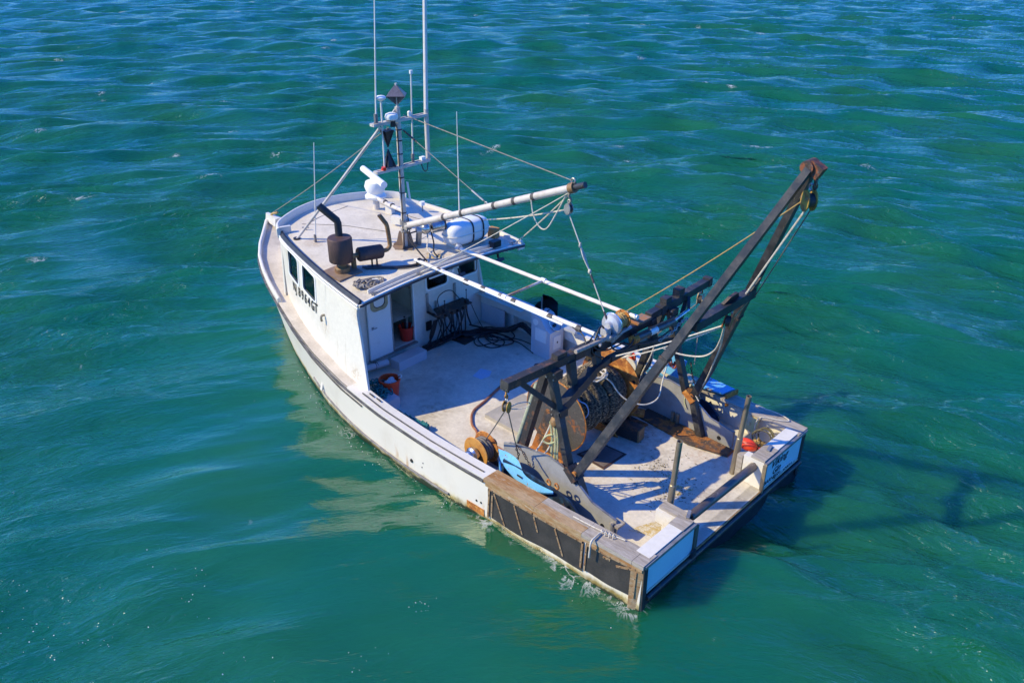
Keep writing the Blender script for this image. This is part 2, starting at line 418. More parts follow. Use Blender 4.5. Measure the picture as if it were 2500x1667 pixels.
        for A, B in zip(rows[:-1], rows[1:]):
            for k in range(u):
                j = (k + 1) % u
                if len(A) == 1: s.bm.faces.new([A[0], B[j], B[k]])
                elif len(B) == 1: s.bm.faces.new([A[k], A[j], B[0]])
                else: s.bm.faces.new([A[k], A[j], B[j], B[k]])
        return s
    def build(s, name, mat, parent=None, smooth=True, bevel=0.0, label=None):
        bm = s.bm
        if bevel > 0:
            eds = [e for e in bm.edges if len(e.link_faces) == 2 and e.calc_face_angle(0) > 0.6]
            bmesh.ops.bevel(bm, geom=eds, offset=bevel, offset_type='OFFSET', segments=1, affect='EDGES', clamp_overlap=True)
        bmesh.ops.recalc_face_normals(bm, faces=bm.faces)
        o0 = ORIGIN.get(parent.name, Vector((0, 0, 0))) if parent else Vector((0, 0, 0))
        if o0.length > 0: bmesh.ops.translate(bm, verts=bm.verts, vec=-o0)
        me = bpy.data.meshes.new(name)
        bm.to_mesh(me); bm.free()
        if smooth:
            me.shade_smooth()
            me.set_sharp_from_angle(angle=math.radians(38))
        me.materials.append(mat)
        o = bpy.data.objects.new(name, me)
        COL.objects.link(o)
        if parent:
            o.parent = parent
            ORIGIN[o.name] = o0
        if label: o["label"] = label
        return o

def thing(name, label, cat, loc, group=None):
    o = bpy.data.objects.new(name, None)
    o.empty_display_size = 0.1
    COL.objects.link(o)
    o.location = loc
    o["label"] = label; o["category"] = cat
    if group: o["group"] = group
    ORIGIN[o.name] = Vector(loc)
    return o

def solo(mb, name, mat, label, cat, group=None, bevel=0.0, smooth=True):
    o = mb.build(name, mat, None, smooth=smooth, bevel=bevel)
    o["label"] = label; o["category"] = cat
    if group: o["group"] = group
    return o

def spline(pts, n=8):
    """Catmull-Rom through the points"""
    P = [Vector(p) for p in pts]
    P = [P[0] * 2 - P[1]] + P + [P[-1] * 2 - P[-2]]
    out = []
    for i in range(1, len(P) - 2):
        a, b, c, d = P[i - 1], P[i], P[i + 1], P[i + 2]
        for k in range(n):
            t = k / n
            out.append(0.5 * ((2 * b) + (c - a) * t + (2 * a - 5 * b + 4 * c - d) * t * t + (3 * b - a - 3 * c + d) * t ** 3))
    out.append(P[-2])
    return out

def sag(p0, p1, s, n=14):
    p0, p1 = Vector(p0), Vector(p1)
    return [p0.lerp(p1, i / n) - Vector((0, 0, s * 4 * (i / n) * (1 - i / n))) for i in range(n + 1)]

def line(name, pts, r, mat, label, cat="rope", group=None, seg=6, smooth_pts=0):
    if smooth_pts: pts = spline(pts, smooth_pts)
    return solo(MB().tube(pts, r, seg), name, mat, label, cat, group)

def text_obj(txt, name, parent, origin, xdir, ydir, size, mat, shear=0.0, bold=0.0, extrude=0.0015, label=None, squash=1.0):
    cu = bpy.data.curves.new(name, 'FONT')
    cu.body = txt; cu.size = size; cu.shear = shear; cu.offset = bold; cu.extrude = extrude
    cu.resolution_u = 3
    tmp = bpy.data.objects.new("lettering_tmp", cu)
    COL.objects.link(tmp)
    bpy.context.view_layer.update()
    me = bpy.data.meshes.new_from_object(tmp.evaluated_get(bpy.context.evaluated_depsgraph_get()))
    bpy.data.objects.remove(tmp)
    x = Vector(xdir).normalized(); y = Vector(ydir); y = (y - x * y.dot(x)).normalized(); z = x.cross(y)
    mt = Matrix(((x.x * squash, y.x, z.x, origin[0]), (x.y * squash, y.y, z.y, origin[1]), (x.z * squash, y.z, z.z, origin[2]), (0, 0, 0, 1)))
    me.transform(Matrix.Translation(-ORIGIN[parent.name]) @ mt)
    me.name = name
    me.materials.clear(); me.materials.append(mat)
    o = bpy.data.objects.new(name, me)
    COL.objects.link(o); o.parent = parent
    ORIGIN[o.name] = ORIGIN[parent.name]
    if label: o["label"] = label
    return o

# ------------------------------------------------------------------ hull lines
XS = [0, 1.5, 3, 4.2, 5.5, 6.7, 7.85, 8.85, 9.8, 10.5, 11.07, 11.57, 12.03, 12.6, 12.97]
YS = [2.30, 2.40, 2.46, 2.50, 2.50, 2.42, 2.25, 2.02, 1.75, 1.54, 1.33, 1.10, 0.80, 0.33, 0.03]
XW = [0, 1.5, 3, 4, 5, 6, 6.75, 7.5, 8.7, 9.6, 10.4, 11.2, 11.9, 12.4]
YW = [2.31, 2.41, 2.46, 2.50, 2.50, 2.44, 2.34, 2.2, 1.85, 1.55, 1.24, 0.90, 0.46, 0.02]
def ysh(x): return float(np.interp(x, XS, YS))
def ywl(x): return float(np.interp(x, XW, YW))
def zsh(x): return 0.82 + 1.03 * max(0.0, (x - 3) / 10.0) ** 2
def ymid(x, z): return ywl(x) + (ysh(x) - ywl(x)) * max(0, min(1, z / zsh(x)))
def roofz(x, y): return 2.46 + 0.06 * (x - 6.45) + 0.12 * (1 - (y / 2.1) ** 2)

DECK = 0.30
boat = thing("fishing_boat", "white fishing trawler with a wheelhouse forward, floating on green water", "fishing boat", (6.0, 0.0, 0.0))

# ------------------------------------------------------------------ water
def build_water():
    rng = np.random.default_rng(11)
    dv = np.array([0.6955, -0.7186]); lv = np.array([0.7186, 0.6955])   # towards the far water; along the waves' far line
    def axis(lo_dense, hi_dense, st, grow, hi, lo, grow2):
        a = list(np.arange(lo_dense, hi_dense, st))
        s_ = st; x = a[-1]
        while x < hi:
            s_ *= grow; x += s_; a.append(x)
        s_ = st; x = a[0]; b = []
        while x > lo:
            s_ *= grow2; x -= s_; b.append(x)
        return np.array(b[::-1] + a)
    u = axis(4.0, 26.0, 0.065, 1.0042, 130.0, -20.0, 1.06)
    e = u[-1]; st = u[-1] - u[-2]
    ext = []
    while e < 6000: st *= 1.25; e += st; ext.append(e)
    e = u[0]; st = 1.0; exb = []
    while e > -1500: st *= 1.6; e -= st; exb.append(e)
    u = np.concatenate([exb[::-1], u, ext])
    v = axis(-13.0, 13.0, 0.065, 1.014, 75.0, -75.0, 1.014)
    e = v[-1]; st = 2.0; ext = []
    while e < 4000: st *= 1.35; e += st; ext.append(e)
    v = np.concatenate([-np.array(ext[::-1]), v, ext])
    U, V = np.meshgrid(u, v, indexing='ij')
    c0 = np.array([-4.543, 9.543])
    X = c0[0] + U * dv[0] - V * lv[0]
    Y = c0[1] + U * dv[1] - V * lv[1]
    nu, nv = U.shape
    # short waves spreading in wide arcs (a breeze fanning out over the water), over a low crossing swell
    X = X.astype(np.float32); Y = Y.astype(np.float32)
    H = np.zeros_like(X); DX = np.zeros_like(X); DY = np.zeros_like(X)
    def patch(sc, n=7):
        g = np.zeros_like(X)
        for _ in range(n):
            th = rng.uniform(0, 2 * PI); k = 2 * PI / (sc * rng.uniform(0.6, 1.6))
            g += np.sin(k * (X * math.cos(th) + Y * math.sin(th)) + rng.uniform(0, 2 * PI))
        return g / math.sqrt(n / 2)
    pats = [np.clip(1 + 0.45 * patch(6.0), 0.15, 2.2) for _ in range(3)]
    du = (np.gradient(u)[:, None] * np.ones_like(X)).astype(np.float32); dvv = (np.gradient(v)[None, :] * np.ones_like(X)).astype(np.float32)
    res = np.maximum(du, dvv * 0.45)
    # calmer in the lee beside the boat
    near = np.exp(-((np.maximum(0, np.hypot((X - 5) / 1.5, (Y - 2.5) * np.where(Y < 2.5, 1.5, 1.0)) - 2)) / 3.6) ** 2)
    lam = np.exp(np.linspace(math.log(0.30), math.log(6.0), 48))
    for n_, L in enumerate(lam):
        for rep_ in range(2):
            k = 2 * PI / L
            st = (0.060 if L < 1.0 else 0.048) if L < 2.2 else 0.034
            a = st / k * rng.uniform(0.5, 1.4)
            if L < 2.2:
                q = c0 - dv * rng.uniform(3, 18) + lv * rng.normal(0, 6.0)
                rx, ry = X - np.float32(q[0]), Y - np.float32(q[1])
                rr = np.hypot(rx, ry); cx_, cy_ = rx / rr, ry / rr
                ph = k * rr + rng.uniform(0, 2 * PI)
            else:
                th = math.atan2(dv[1], dv[0]) + rng.normal(0, math.radians(32))
                cx_, cy_ = math.cos(th), math.sin(th)
                ph = k * (X * cx_ + Y * cy_) + rng.uniform(0, 2 * PI)
            fade = np.clip((L / res - 2.4) / 2.5, 0, 1)
            amp = (a * fade * (pats[n_ % 3] if L < 2.4 else 1.0) * (1 - (0.74 if L < 0.9 else 0.58) * near)).astype(np.float32)
            H += amp * np.cos(ph)
            sn = np.sin(ph) * amp * 0.8
            DX -= sn * cx_; DY -= sn * cy_
    fw = (X - c0[0]) * dv[0] + (Y - c0[1]) * dv[1] + 5.0
    sd = -((X - c0[0]) * lv[0] + (Y - c0[1]) * lv[1])
    RR = np.hypot(fw, sd); TH = np.arctan2(sd, np.maximum(fw, 0.5))
    ripco = np.stack([RR, TH * RR, np.zeros_like(RR)], -1).reshape(-1, 3).astype(np.float32)
    X2 = X + DX; Y2 = Y + DY
    foam = np.zeros_like(X)
    # disturbed, frothy water along the port side and under the stern quarter
    xi = np.clip(X, 0, 12.4)
    yw = np.interp(xi, XW, YW)
    dist = np.hypot(Y - yw, np.maximum(0, -X) * 1.0 + np.maximum(0, X - 12.4))
    port = (Y > 0)
    foam = np.where(port, 0.62 * np.exp(-np.maximum(0, dist) / 0.40) * np.clip(1.1 - X / 8.0, 0.12, 1.0), 0.0)
    foam = np.maximum(foam, 0.10 * np.exp(-((np.hypot(X + 0.9, Y - 1.9)) / 1.1) ** 2))
    foam = np.maximum(foam, 0.0 * np.exp(-((np.hypot((X + 2.2), (Y - 0.8))) / 1.6) ** 2))
    # small breaking crests, scattered far out
    crest = np.zeros_like(X)
    for _ in range(60):
        d = rng.uniform(20, 95); side = rng.uniform(-0.62, 0.62) * d
        cx, cy = c0 + dv * d - lv * side
        ln = rng.uniform(0.25, 0.7); th = rng.uniform(-0.5, 0.5) + (PI / 2 if side < 0 else math.radians(10))
        a_ = (X - cx) * math.cos(th) + (Y - cy) * math.sin(th)
        b_ = -(X - cx) * math.sin(th) + (Y - cy) * math.cos(th)
        crest = np.maximum(crest, np.exp(-(a_ / ln) ** 2 - (b_ / (0.16 + 0.002 * d)) ** 2))
    foam = np.clip(np.maximum(foam, crest * 0.62), 0, 1)
    co = np.stack([X2, Y2, H], -1).reshape(-1, 3).astype(np.float32)
    idx = np.arange(nu * nv).reshape(nu, nv)
    q = np.stack([idx[:-1, :-1], idx[1:, :-1], idx[1:, 1:], idx[:-1, 1:]], -1).reshape(-1, 4)
    me = bpy.data.meshes.new("water")
    me.vertices.add(len(co)); me.vertices.foreach_set("co", co.ravel())
    me.loops.add(q.size); me.loops.foreach_set("vertex_index", q.ravel().astype(np.int32))
    me.polygons.add(len(q))
    me.polygons.foreach_set("loop_start", np.arange(0, q.size, 4, dtype=np.int32))
    me.update(calc_edges=True)
    me.polygons.foreach_set("use_smooth", np.ones(len(q), dtype=bool))
    at = me.attributes.new("foam", 'FLOAT', 'POINT'); at.data.foreach_set("value", foam.ravel().astype(np.float32))
    at = me.attributes.new("ripco", 'FLOAT_VECTOR', 'POINT'); at.data.foreach_set("vector", ripco.ravel())
    at = me.attributes.new("lee", 'FLOAT', 'POINT'); at.data.foreach_set("value", near.ravel().astype(np.float32))
    at = me.attributes.new("gust", 'FLOAT', 'POINT'); at.data.foreach_set("value", pats[0].ravel().astype(np.float32))
    o = bpy.data.objects.new("water", me)
    COL.objects.link(o)
    o["kind"] = "structure"
    o["label"] = "choppy green sea water with blue sky reflections around the boat"
    # material
    m, n, l, b = nodes_of("sea_water")
    tc = n.new("ShaderNodeTexCoord")
    def attr(nm):
        a = n.new("ShaderNodeAttribute"); a.attribute_name = nm; return a.outputs["Fac"]
    arc_ = n.new("ShaderNodeAttribute"); arc_.attribute_name = "ripco"; arc = arc_.outputs["Vector"]
    def noise(rot, sc, s, d=4.0, dist=0.0, rgh=0.6):
        mp = n.new("ShaderNodeMapping")
        mp.inputs["Rotation"].default_value = (0, 0, rot or 0.0); mp.inputs["Scale"].default_value = sc
        l.new(arc if rot is None else tc.outputs["Object"], mp.inputs[0])
        t = n.new("ShaderNodeTexNoise"); t.inputs["Scale"].default_value = s; t.inputs["Detail"].default_value = d
        t.inputs["Distortion"].default_value = dist; t.inputs["Roughness"].default_value = rgh
        l.new(mp.outputs[0], t.inputs["Vector"])
        return t.outputs[0]
    def mixf(f, a, c):
        x = n.new("ShaderNodeMix"); x.data_type = 'FLOAT'
        l.new(f, x.inputs[0]); l.new(a, x.inputs[2]); l.new(c, x.inputs[3]); return x.outputs[0]
    def mr(src, a, z, o0=0.0, o1=1.0):
        r = n.new("ShaderNodeMapRange")
        r.inputs["From Min"].default_value = a; r.inputs["From Max"].default_value = z
        r.inputs["To Min"].default_value = o0; r.inputs["To Max"].default_value = o1
        l.new(src, r.inputs["Value"]); return r.outputs[0]
    def mul(a, c):
        x = n.new("ShaderNodeMath"); x.operation = 'MULTIPLY'; l.new(a, x.inputs[0])
        if isinstance(c, float): x.inputs[1].default_value = c
        else: l.new(c, x.inputs[1])
        return x.outputs[0]
    def add(a, c):
        x = n.new("ShaderNodeMath"); x.operation = 'ADD'; l.new(a, x.inputs[0]); l.new(c, x.inputs[1]); return x.outputs[0]
    gust = attr("gust"); fm = attr("foam")
    def ridge(rot, sc, s, d, dist):
        nz = noise(rot, sc, s, d, dist)
        x = n.new("ShaderNodeMath"); x.operation = 'SUBTRACT'; l.new(nz, x.inputs[0]); x.inputs[1].default_value = 0.5
        y = n.new("ShaderNodeMath"); y.operation = 'ABSOLUTE'; l.new(x.outputs[0], y.inputs[0])
        return mr(y.outputs[0], 0.0, 0.30, 1.0, 0.0)
    r1 = ridge(None, (1.0, 0.24, 1), 4.2, 4.0, 0.5)
    r2 = noise(None, (1.0, 0.22, 1), 1.9, 3.0, 0.2)
    r3 = noise(None, (1.0, 0.34, 1), 12.0, 3.0, 0.4)
    big = add(mul(r2, 3.0), mul(r3, 0.9))
    rip = mul(mul(add(r1, big), mr(gust, 0.2, 1.6, 0.45, 1.25)), mr(attr("lee"), 0.10, 0.95, 1.0, 0.11))
    bp = n.new("ShaderNodeBump"); bp.inputs["Strength"].default_value = 0.9; bp.inputs["Distance"].default_value = 0.06
    l.new(rip, bp.inputs["Height"]); l.new(bp.outputs[0], b.inputs["Normal"])
    body = noise(0.0, (1, 1, 1), 0.16, 3.0)
    cm = n.new("ShaderNodeMix"); cm.data_type = 'RGBA'
    l.new(mr(body, 0.35, 0.65), cm.inputs[0])
    cm.inputs[6].default_value = rgba((0.004, 0.098, 0.048)); cm.inputs[7].default_value = rgba((0.012, 0.112, 0.034))
    # lacy foam
    lace = noise(0.6, (1, 1, 1), 5.0, 8.0, 1.6, 0.7)
    thr = add(mul(fm, 0.62), lace)
    web = ridge(0.4, (1, 1, 1), 3.2, 5.0, 1.2)             # thin torn threads of froth
    webm = mul(mr(web, 0.86, 0.99), mr(add(mul(fm, 0.75), noise(0.0, (1, 1, 1), 1.3, 3.0)), 0.72, 0.92))
    mx_ = n.new("ShaderNodeMath"); mx_.operation = 'MAXIMUM'
    l.new(mr(thr, 0.88, 0.97), mx_.inputs[0]); l.new(mul(webm, 0.85), mx_.inputs[1])
    fmask = mx_.outputs[0]
    fx = n.new("ShaderNodeMix"); fx.data_type = 'RGBA'
    l.new(fmask, fx.inputs[0]); l.new(cm.outputs[2], fx.inputs[6]); fx.inputs[7].default_value = rgba((0.55, 0.58, 0.55))
    l.new(fx.outputs[2], b.inputs["Base Color"])
    b.inputs["IOR"].default_value = 1.72
    b.subsurface_method = 'BURLEY'                       # light scatters in the turbid water, so thin shadows dissolve
    ss = mr(fmask, 0.0, 1.0, 1.0, 0.0)
    l.new(ss, b.inputs["Subsurface Weight"])
    b.inputs["Subsurface Radius"].default_value = (0.7, 1.0, 0.85)
    b.inputs["Subsurface Scale"].default_value = 0.8
    b.inputs["Specular IOR Level"].default_value = 0.5
    l.new(mr(fmask, 0.0, 1.0, 0.07, 0.6), b.inputs["Roughness"])
    me.materials.append(m)
    return X, Y, H, u, v
build_water()

# scattered white flecks: foam, bubbles, and sun glints modelled as pieces
def build_foam_glints():
    mb = MB()
    rnd = random.Random(5)
    def fleck(x, y, r):
        n = 6
        mb.face([(x + r * math.cos(2 * PI * k / n) * rnd.uniform(0.6, 1.2), y + r * math.sin(2 * PI * k / n) * rnd.uniform(0.6, 1.2), 0.045 + 0.012 * rnd.random()) for k in range(n)])
    cl = [(rnd.uniform(2.4, 6.6), rnd.uniform(6.0, 8.6)) for _ in range(16)]
    for _ in range(120):                                    # clustered white flecks standing for sun glints and bubbles, off the port quarter
        cx, cy = rnd.choice(cl)
        fleck(cx + rnd.gauss(0, .22), cy + rnd.gauss(0, .22), rnd.choice([0.003, 0.004, 0.005, 0.006, 0.009]))
    cl = [(rnd.uniform(-3, 3.5), rnd.uniform(2.6, 6.5)) for _ in range(12)]
    for _ in range(90):
        cx, cy = rnd.choice(cl)
        fleck(cx + rnd.gauss(0, .15), cy + rnd.gauss(0, .15), rnd.choice([0.003, 0.004, 0.005, 0.007]))
    for _ in range(160):
        x = rnd.uniform(0.0, 9.0); y = ywl(x) + abs(rnd.gauss(0, 0.22)) + 0.05
        fleck(x, y, rnd.choice([0.003, 0.004, 0.006, 0.009]))
    o = mb.build("foam", M("foam_glint_white", (0.75, 0.77, 0.74), None, rough=0.7, bump=0, var=0.05))
    o["kind"] = "stuff"; o["label"] = "white flecks of foam and modelled sun glints on the green water beside the hull"
build_foam_glints()

# ------------------------------------------------------------------ hull and decks
def build_hull():
    N, K = 60, 9
    mb = MB()
    grid = {}
    for sgn in (1, -1):
        for i in range(N + 1):
            t = i / N
            t = 1 - (1 - t) ** 1.25
            rows = []
            xk = t * 12.05
            yk = ywl(min(12.4, xk * 12.4 / 12.05)) * 0.80
            rows.append((xk, yk * sgn, -0.75))
            xw_ = t * 12.40
            for j in range(K + 1):
                f = j / K
                xs_ = t * 12.97
                x = xw_ + (xs_ - xw_) * f
                yw_, ys_ = ywl(xw_), ysh(xs_)
                y = yw_ + (ys_ - yw_) * (f - 0.5 * f * (1 - f) * min(1, t * 1.4))
                z = -0.06 + (zsh(xs_) + 0.06) * f
                rows.append((x, y * sgn, z))
            grid[sgn, i] = [mb.bm.verts.new(Vector(p)) for p in rows]
    for sgn in (1, -1):
        for i in range(N):
            A, B = grid[sgn, i], grid[sgn, i + 1]
            for j in range(len(A) - 1):
                mb.bm.faces.new([A[j], B[j], B[j + 1], A[j + 1]] if sgn > 0 else [A[j], A[j + 1], B[j + 1], B[j]])
    return mb.build("hull", hull_m, boat)
build_hull()
# bottom sheet closing the shell
mb = MB()
pts = [(t * 12.05, ywl(min(12.4, t * 12.4)) * 0.8, -0.74) for t in np.linspace(0, 1, 20)]
mb.face(pts + [(x, -y, z) for x, y, z in pts[::-1]])
mb.build("keel_plate", navy, boat)

# work deck
mb = MB()
xs = np.linspace(0.012, 7.63, 20)
inner = lambda x: ysh(x) - 0.12
for a, b_ in zip(xs[:-1], xs[1:]):
    mb.face([(a, -inner(a), DECK), (b_, -inner(b_), DECK), (b_, inner(b_), DECK), (a, inner(a), DECK)])
mb.build("work_deck", deckp, boat, smooth=False)

# fore deck and side decks at sheer height
mb = MB()
xs = np.linspace(6.38, 12.9, 30)
for a, b_ in zip(xs[:-1], xs[1:]):
    ya, yb, za, zb = max(.02, ysh(a) - 0.012), max(.015, ysh(b_) - 0.012), zsh(a) + 0.004, zsh(b_) + 0.004
    ia, ib = (0.0, 0.0)
    if a < 7.63:
        for sg in (1, -1):
            mb.face([(a, sg * (ya - .42), za), (a, sg * ya, za), (b_, sg * yb, zb), (b_, sg * (yb - .42), zb)])
    else:
        mb.face([(a, -ya, za), (b_, -yb, zb), (b_, yb, zb), (a, ya, za)])
mb.build("fore_deck", sidedeck, boat, smooth=False)

# rail caps: white forward, stained wood planks aft on the port side, weathered planks to starboard
def cap_piece(x0, x1, sg, mat, name, yo, yi, zt, th=0.05, n=10, bevel=0.006):
    mb = MB()
    xs = np.linspace(x0, x1, n + 1)
    A = []
    for x in xs:
        z = zsh(x) + zt
        A.append([mb.bm.verts.new(Vector(p)) for p in ((x, sg * (ysh(x) + yo), z), (x, sg * (ysh(x) - yi), z), (x, sg * (ysh(x) - yi), z - th), (x, sg * (ysh(x) + yo), z - th))])
    for P, Q in zip(A[:-1], A[1:]):
        for k in range(4):
            j = (k + 1) % 4
            mb.bm.faces.new([P[k], P[j], Q[j], Q[k]])
    mb.bm.faces.new(A[0]); mb.bm.faces.new(A[-1][::-1])
    return mb.build(name, mat, boat, bevel=bevel)
cap_piece(2.89, 6.45, 1, white, "rail_cap", 0.012, 0.27, 0.012)
cap_piece(2.60, 7.63, -1, white, "rail_cap", 0.012, 0.30, 0.012)
for (x0, x1) in ((-0.02, 0.16), (0.166, 1.0), (1.006, 1.86), (1.866, 2.884)):
    cap_piece(x0, x1, 1, wood_gray if x1 < 1.01 else wood_brown, "rail_plank", 0.03, 0.13, 0.022, 0.07, 6)
    cap_piece(x0, x1, 1, wood_gray if x1 < 1.9 else wood_brown, "rail_plank", -0.134, 0.28, 0.022, 0.05, 6)
for (x0, x1) in ((-0.02, 0.5), (0.506, 1.5), (1.506, 2.59)):
    cap_piece(x0, x1, -1, wood_gray, "rail_plank", 0.03, 0.13, 0.022, 0.07, 6)
    cap_piece(x0, x1, -1, wood_gray, "rail_plank", -0.134, 0.28, 0.022, 0.05, 6)
# wood face strake below the port planks
mb = MB()
for a, b_ in zip(np.linspace(0.0, 2.85, 9)[:-1], np.linspace(0.0, 2.85, 9)[1:]):
    mb.hexa([(a, ysh(a) - .01, .715), (b_, ysh(b_) - .01, .715), (b_, ysh(b_) + .026, .715), (a, ysh(a) + .026, .715)],
            [(a, ysh(a) - .01, .77), (b_, ysh(b_) - .01, .77), (b_, ysh(b_) + .026, .77), (a, ysh(a) + .026, .77)])
mb.build("rail_fascia", wood_brown, boat)
# inner bulwarks
for sg in (1, -1):
    mb = MB()
    xs = np.linspace(0.05, 7.6, 18)
    for a, b_ in zip(xs[:-1], xs[1:]):
        d = 0.20 if sg > 0 else 0.13
        mb.hexa([(a, sg * (ysh(a) - d), DECK), (b_, sg * (ysh(b_) - d), DECK), (b_, sg * (ysh(b_) - d + .03), DECK), (a, sg * (ysh(a) - d + .03), DECK)],
                [(a, sg * (ysh(a) - d), zsh(a) - .045), (b_, sg * (ysh(b_) - d), zsh(b_) - .045), (b_, sg * (ysh(b_) - d + .03), zsh(b_) - .045), (a, sg * (ysh(a) - d + .03), zsh(a) - .045)])
    mb.build("bulwark", white, boat, smooth=False)
# starboard: coaming below the cap and upright frames
mb = MB()
xs = np.linspace(2.62, 7.6, 14)
for a, b_ in zip(xs[:-1], xs[1:]):
    y0, y1 = -(ysh(a) - .30), -(ysh(b_) - .30)
    mb.hexa([(a, y0 - .03, zsh(a) - .24), (b_, y1 - .03, zsh(b_) - .24), (b_, y1, zsh(b_) - .24), (a, y0, zsh(a) - .24)],
            [(a, y0 - .03, zsh(a) - .04), (b_, y1 - .03, zsh(b_) - .04), (b_, y1, zsh(b_) - .04), (a, y0, zsh(a) - .04)])
mb.build("coaming", white, boat, smooth=False)
for x in (6.75, 4.7, 3.9, 3.2):
    MB().box((x, -(ysh(x) - .21), 0.44 + DECK / 2 - .02), (0.07, 0.13, 0.50)).build("bulwark_frame", white, boat, bevel=.004)
MB().box((7.25, -(ysh(7.2) - .315), 0.55), (0.72, 0.03, 0.46)).build("locker_panel", console_m, boat, bevel=.004)
MB().cyl((7.3, -(ysh(7.2) - .305), 0.66), (7.3, -(ysh(7.2) - .28), 0.66), .075, seg=20).build("inspection_plate", white_clean, boat)

# rub strips along the hull sides
def strip(x0, x1, dz, r, mat, sg, off=0.012, n=40, name="rub_strip", zf=None):
    pts = []
    for x in np.linspace(x0, x1, n):
        z = zsh(x) + dz if zf is None else zf(x)
        pts.append((x, sg * (ymid(x, z) + off), z))
    return MB().tube(pts, r, 8).build(name, mat, boat)
for sg in (1, -1):
    strip(2.9 if sg > 0 else 0.0, 12.85, -0.045, 0.030, rubstrip, sg)
    strip(6.0, 12.6, -0.155, 0.016, rubstrip, sg)
    strip(3.7, 8.2, 0, 0.022, rubgray, sg, zf=lambda x: 0.10 + 0.012 * max(0, x - 4.0) + 0.018 * max(0, x - 5.6) ** 2)
strip(3.0, 6.1, 0.02, 0.012, rubstrip, 1, off=-0.10, name="rail_track")
# toe rail round the bow
TOE = []
for sg in (1, -1):
    pts = [(x, sg * max(0.02, ysh(x) - .04), zsh(x) + .03) for x in np.linspace(9.78, 12.9, 34)]
    TOE.append([Vector(p) - Vector((0, 0, .06)) for p in pts])
MB().prism([(12.46, -.09, 1.84), (12.98, -.03, 1.86), (12.98, .03, 1.86), (12.46, .09, 1.84)], (-.06, 0, .21)).build("bow_post", white, boat, bevel=.012)
# trunk cabin ahead of the wheelhouse
mb = MB()
mb.prism([(9.9, 1.22, 1.25), (10.95, .82, 1.42), (11.62, .42, 1.5), (11.75, 0, 1.52), (11.62, -.42, 1.5), (10.95, -.82, 1.42), (9.9, -1.22, 1.25)], (0, 0, .36))
mb.build("trunk_cabin", white, boat, bevel=.03)

# transom
mb = MB()
mb.hexa([(-.0, -2.26, -.5), (-.0, 2.26, -.5), (.16, 2.2, -.5), (.16, -2.2, -.5)], [(-.0, -2.29, .262), (-.0, 2.29, .262), (.16, 2.29, .262), (.16, -2.29, .262)])
mb.build("lower_transom", navy, boat)
MB().box((0.075, 0, .283), (0.19, 4.5, .034)).build("stern_sill", deckp, boat, bevel=.006)
for y0, y1, ang in ((1.07, 2.285, 1), (-2.285, -.93, -1)):
    MB().box((.10, (y0 + y1) / 2, .555), (.20, abs(y1 - y0), .505)).build("transom_wing", white, boat, bevel=.01)
    MB().box((-.008, (y0 + y1) / 2, .545), (.016, abs(y1 - y0) - .03, .47)).build("transom_panel", transom_blue, boat, bevel=.003)
    MB().box((-.018, (y0 + y1) / 2, .80), (.05, abs(y1 - y0) + .02, .05)).build("transom_moulding", galv, boat, bevel=.01)
MB().box((-.022, 0.07, .285), (.02, 1.96, .03)).build("sill_edge", wood_brown, boat, bevel=.004)
# white boards and weathered ends on top of the transom wings
MB().box((.13, 1.75, .828), (.22, .78, .035)).build("top_board", white, boat, bevel=.006)
MB().box((.13, 1.215, .830), (.24, .285, .04)).build("top_plank", wood_gray, boat, bevel=.006)
MB().box((.13, -1.73, .828), (.22, .70, .035)).build("top_board", white, boat, bevel=.006)
MB().box((.13, -1.16, .830), (.24, .44, .04)).build("top_plank", wood_gray, boat, bevel=.006)
# stub walls inboard of the wings
MB().box((.40, 1.07, .68), (.40, .20, .22)).build("stub_wall", white, boat, bevel=.02)
MB().box((.37, 1.09, .47), (.22, .14, .24)).build("stub_leg", white, boat, bevel=.01)
MB().box((.36, 1.04, .812), (.44, .17, .045)).build("stub_plank", wood_gray, boat, bevel=.006)
MB().box((.28, -1.00, .56), (.18, .13, .50)).build("stub_wall", white, boat, bevel=.02)
MB().box((.44, -1.02, .53), (.10, .16, .46)).build("stub_post", wood_gray, boat, bevel=.006)
# steel guards at the stern opening
MB().tube([(-.035, -2.22, .20), (-.04, -1, .215), (-.04, 1.0, .215), (-.035, 2.2, .20)], .045, 10).build("stern_rub_pipe", M("dark_rub_pipe", (.06, .06, .065), (.16, .10, .06), 5, .5, .62, rough=.35, metal=.5, bump=.15), boat)
for y in (1.045, -.905):
    MB().beam((-.025, y, .27), (-.025, y, .80), .035, .06).build("corner_guard", stain_pipe, boat, bevel=.008)
MB().prism([(-.045, 1.02, .16), (-.045, 1.16, .16), (-.045, 1.14, .34), (-.045, 1.06, .38)], (-.03, 0, 0)).build("guard_plate", black, boat)
MB().prism([(-.015, 2.28, -.12), (.16, 2.355, -.12), (.16, 2.355, .70), (-.015, 2.30, .76)], (0, -.05, 0)).build("corner_post", wood_brown, boat, bevel=.008)
MB().prism([(-.015, -2.28, -.12), (.16, -2.33, -.12), (.16, -2.33, .70), (-.015, -2.32, .76)], (0, .05, 0)).build("corner_post", rubber, boat, bevel=.008)
for y in (2.24, -2.2):
    MB().beam((-.022, y, -.05), (-.022, y * 1.01, .77), .09, .014, up=(1, 0, 0)).build("corner_strip", rubber, boat)

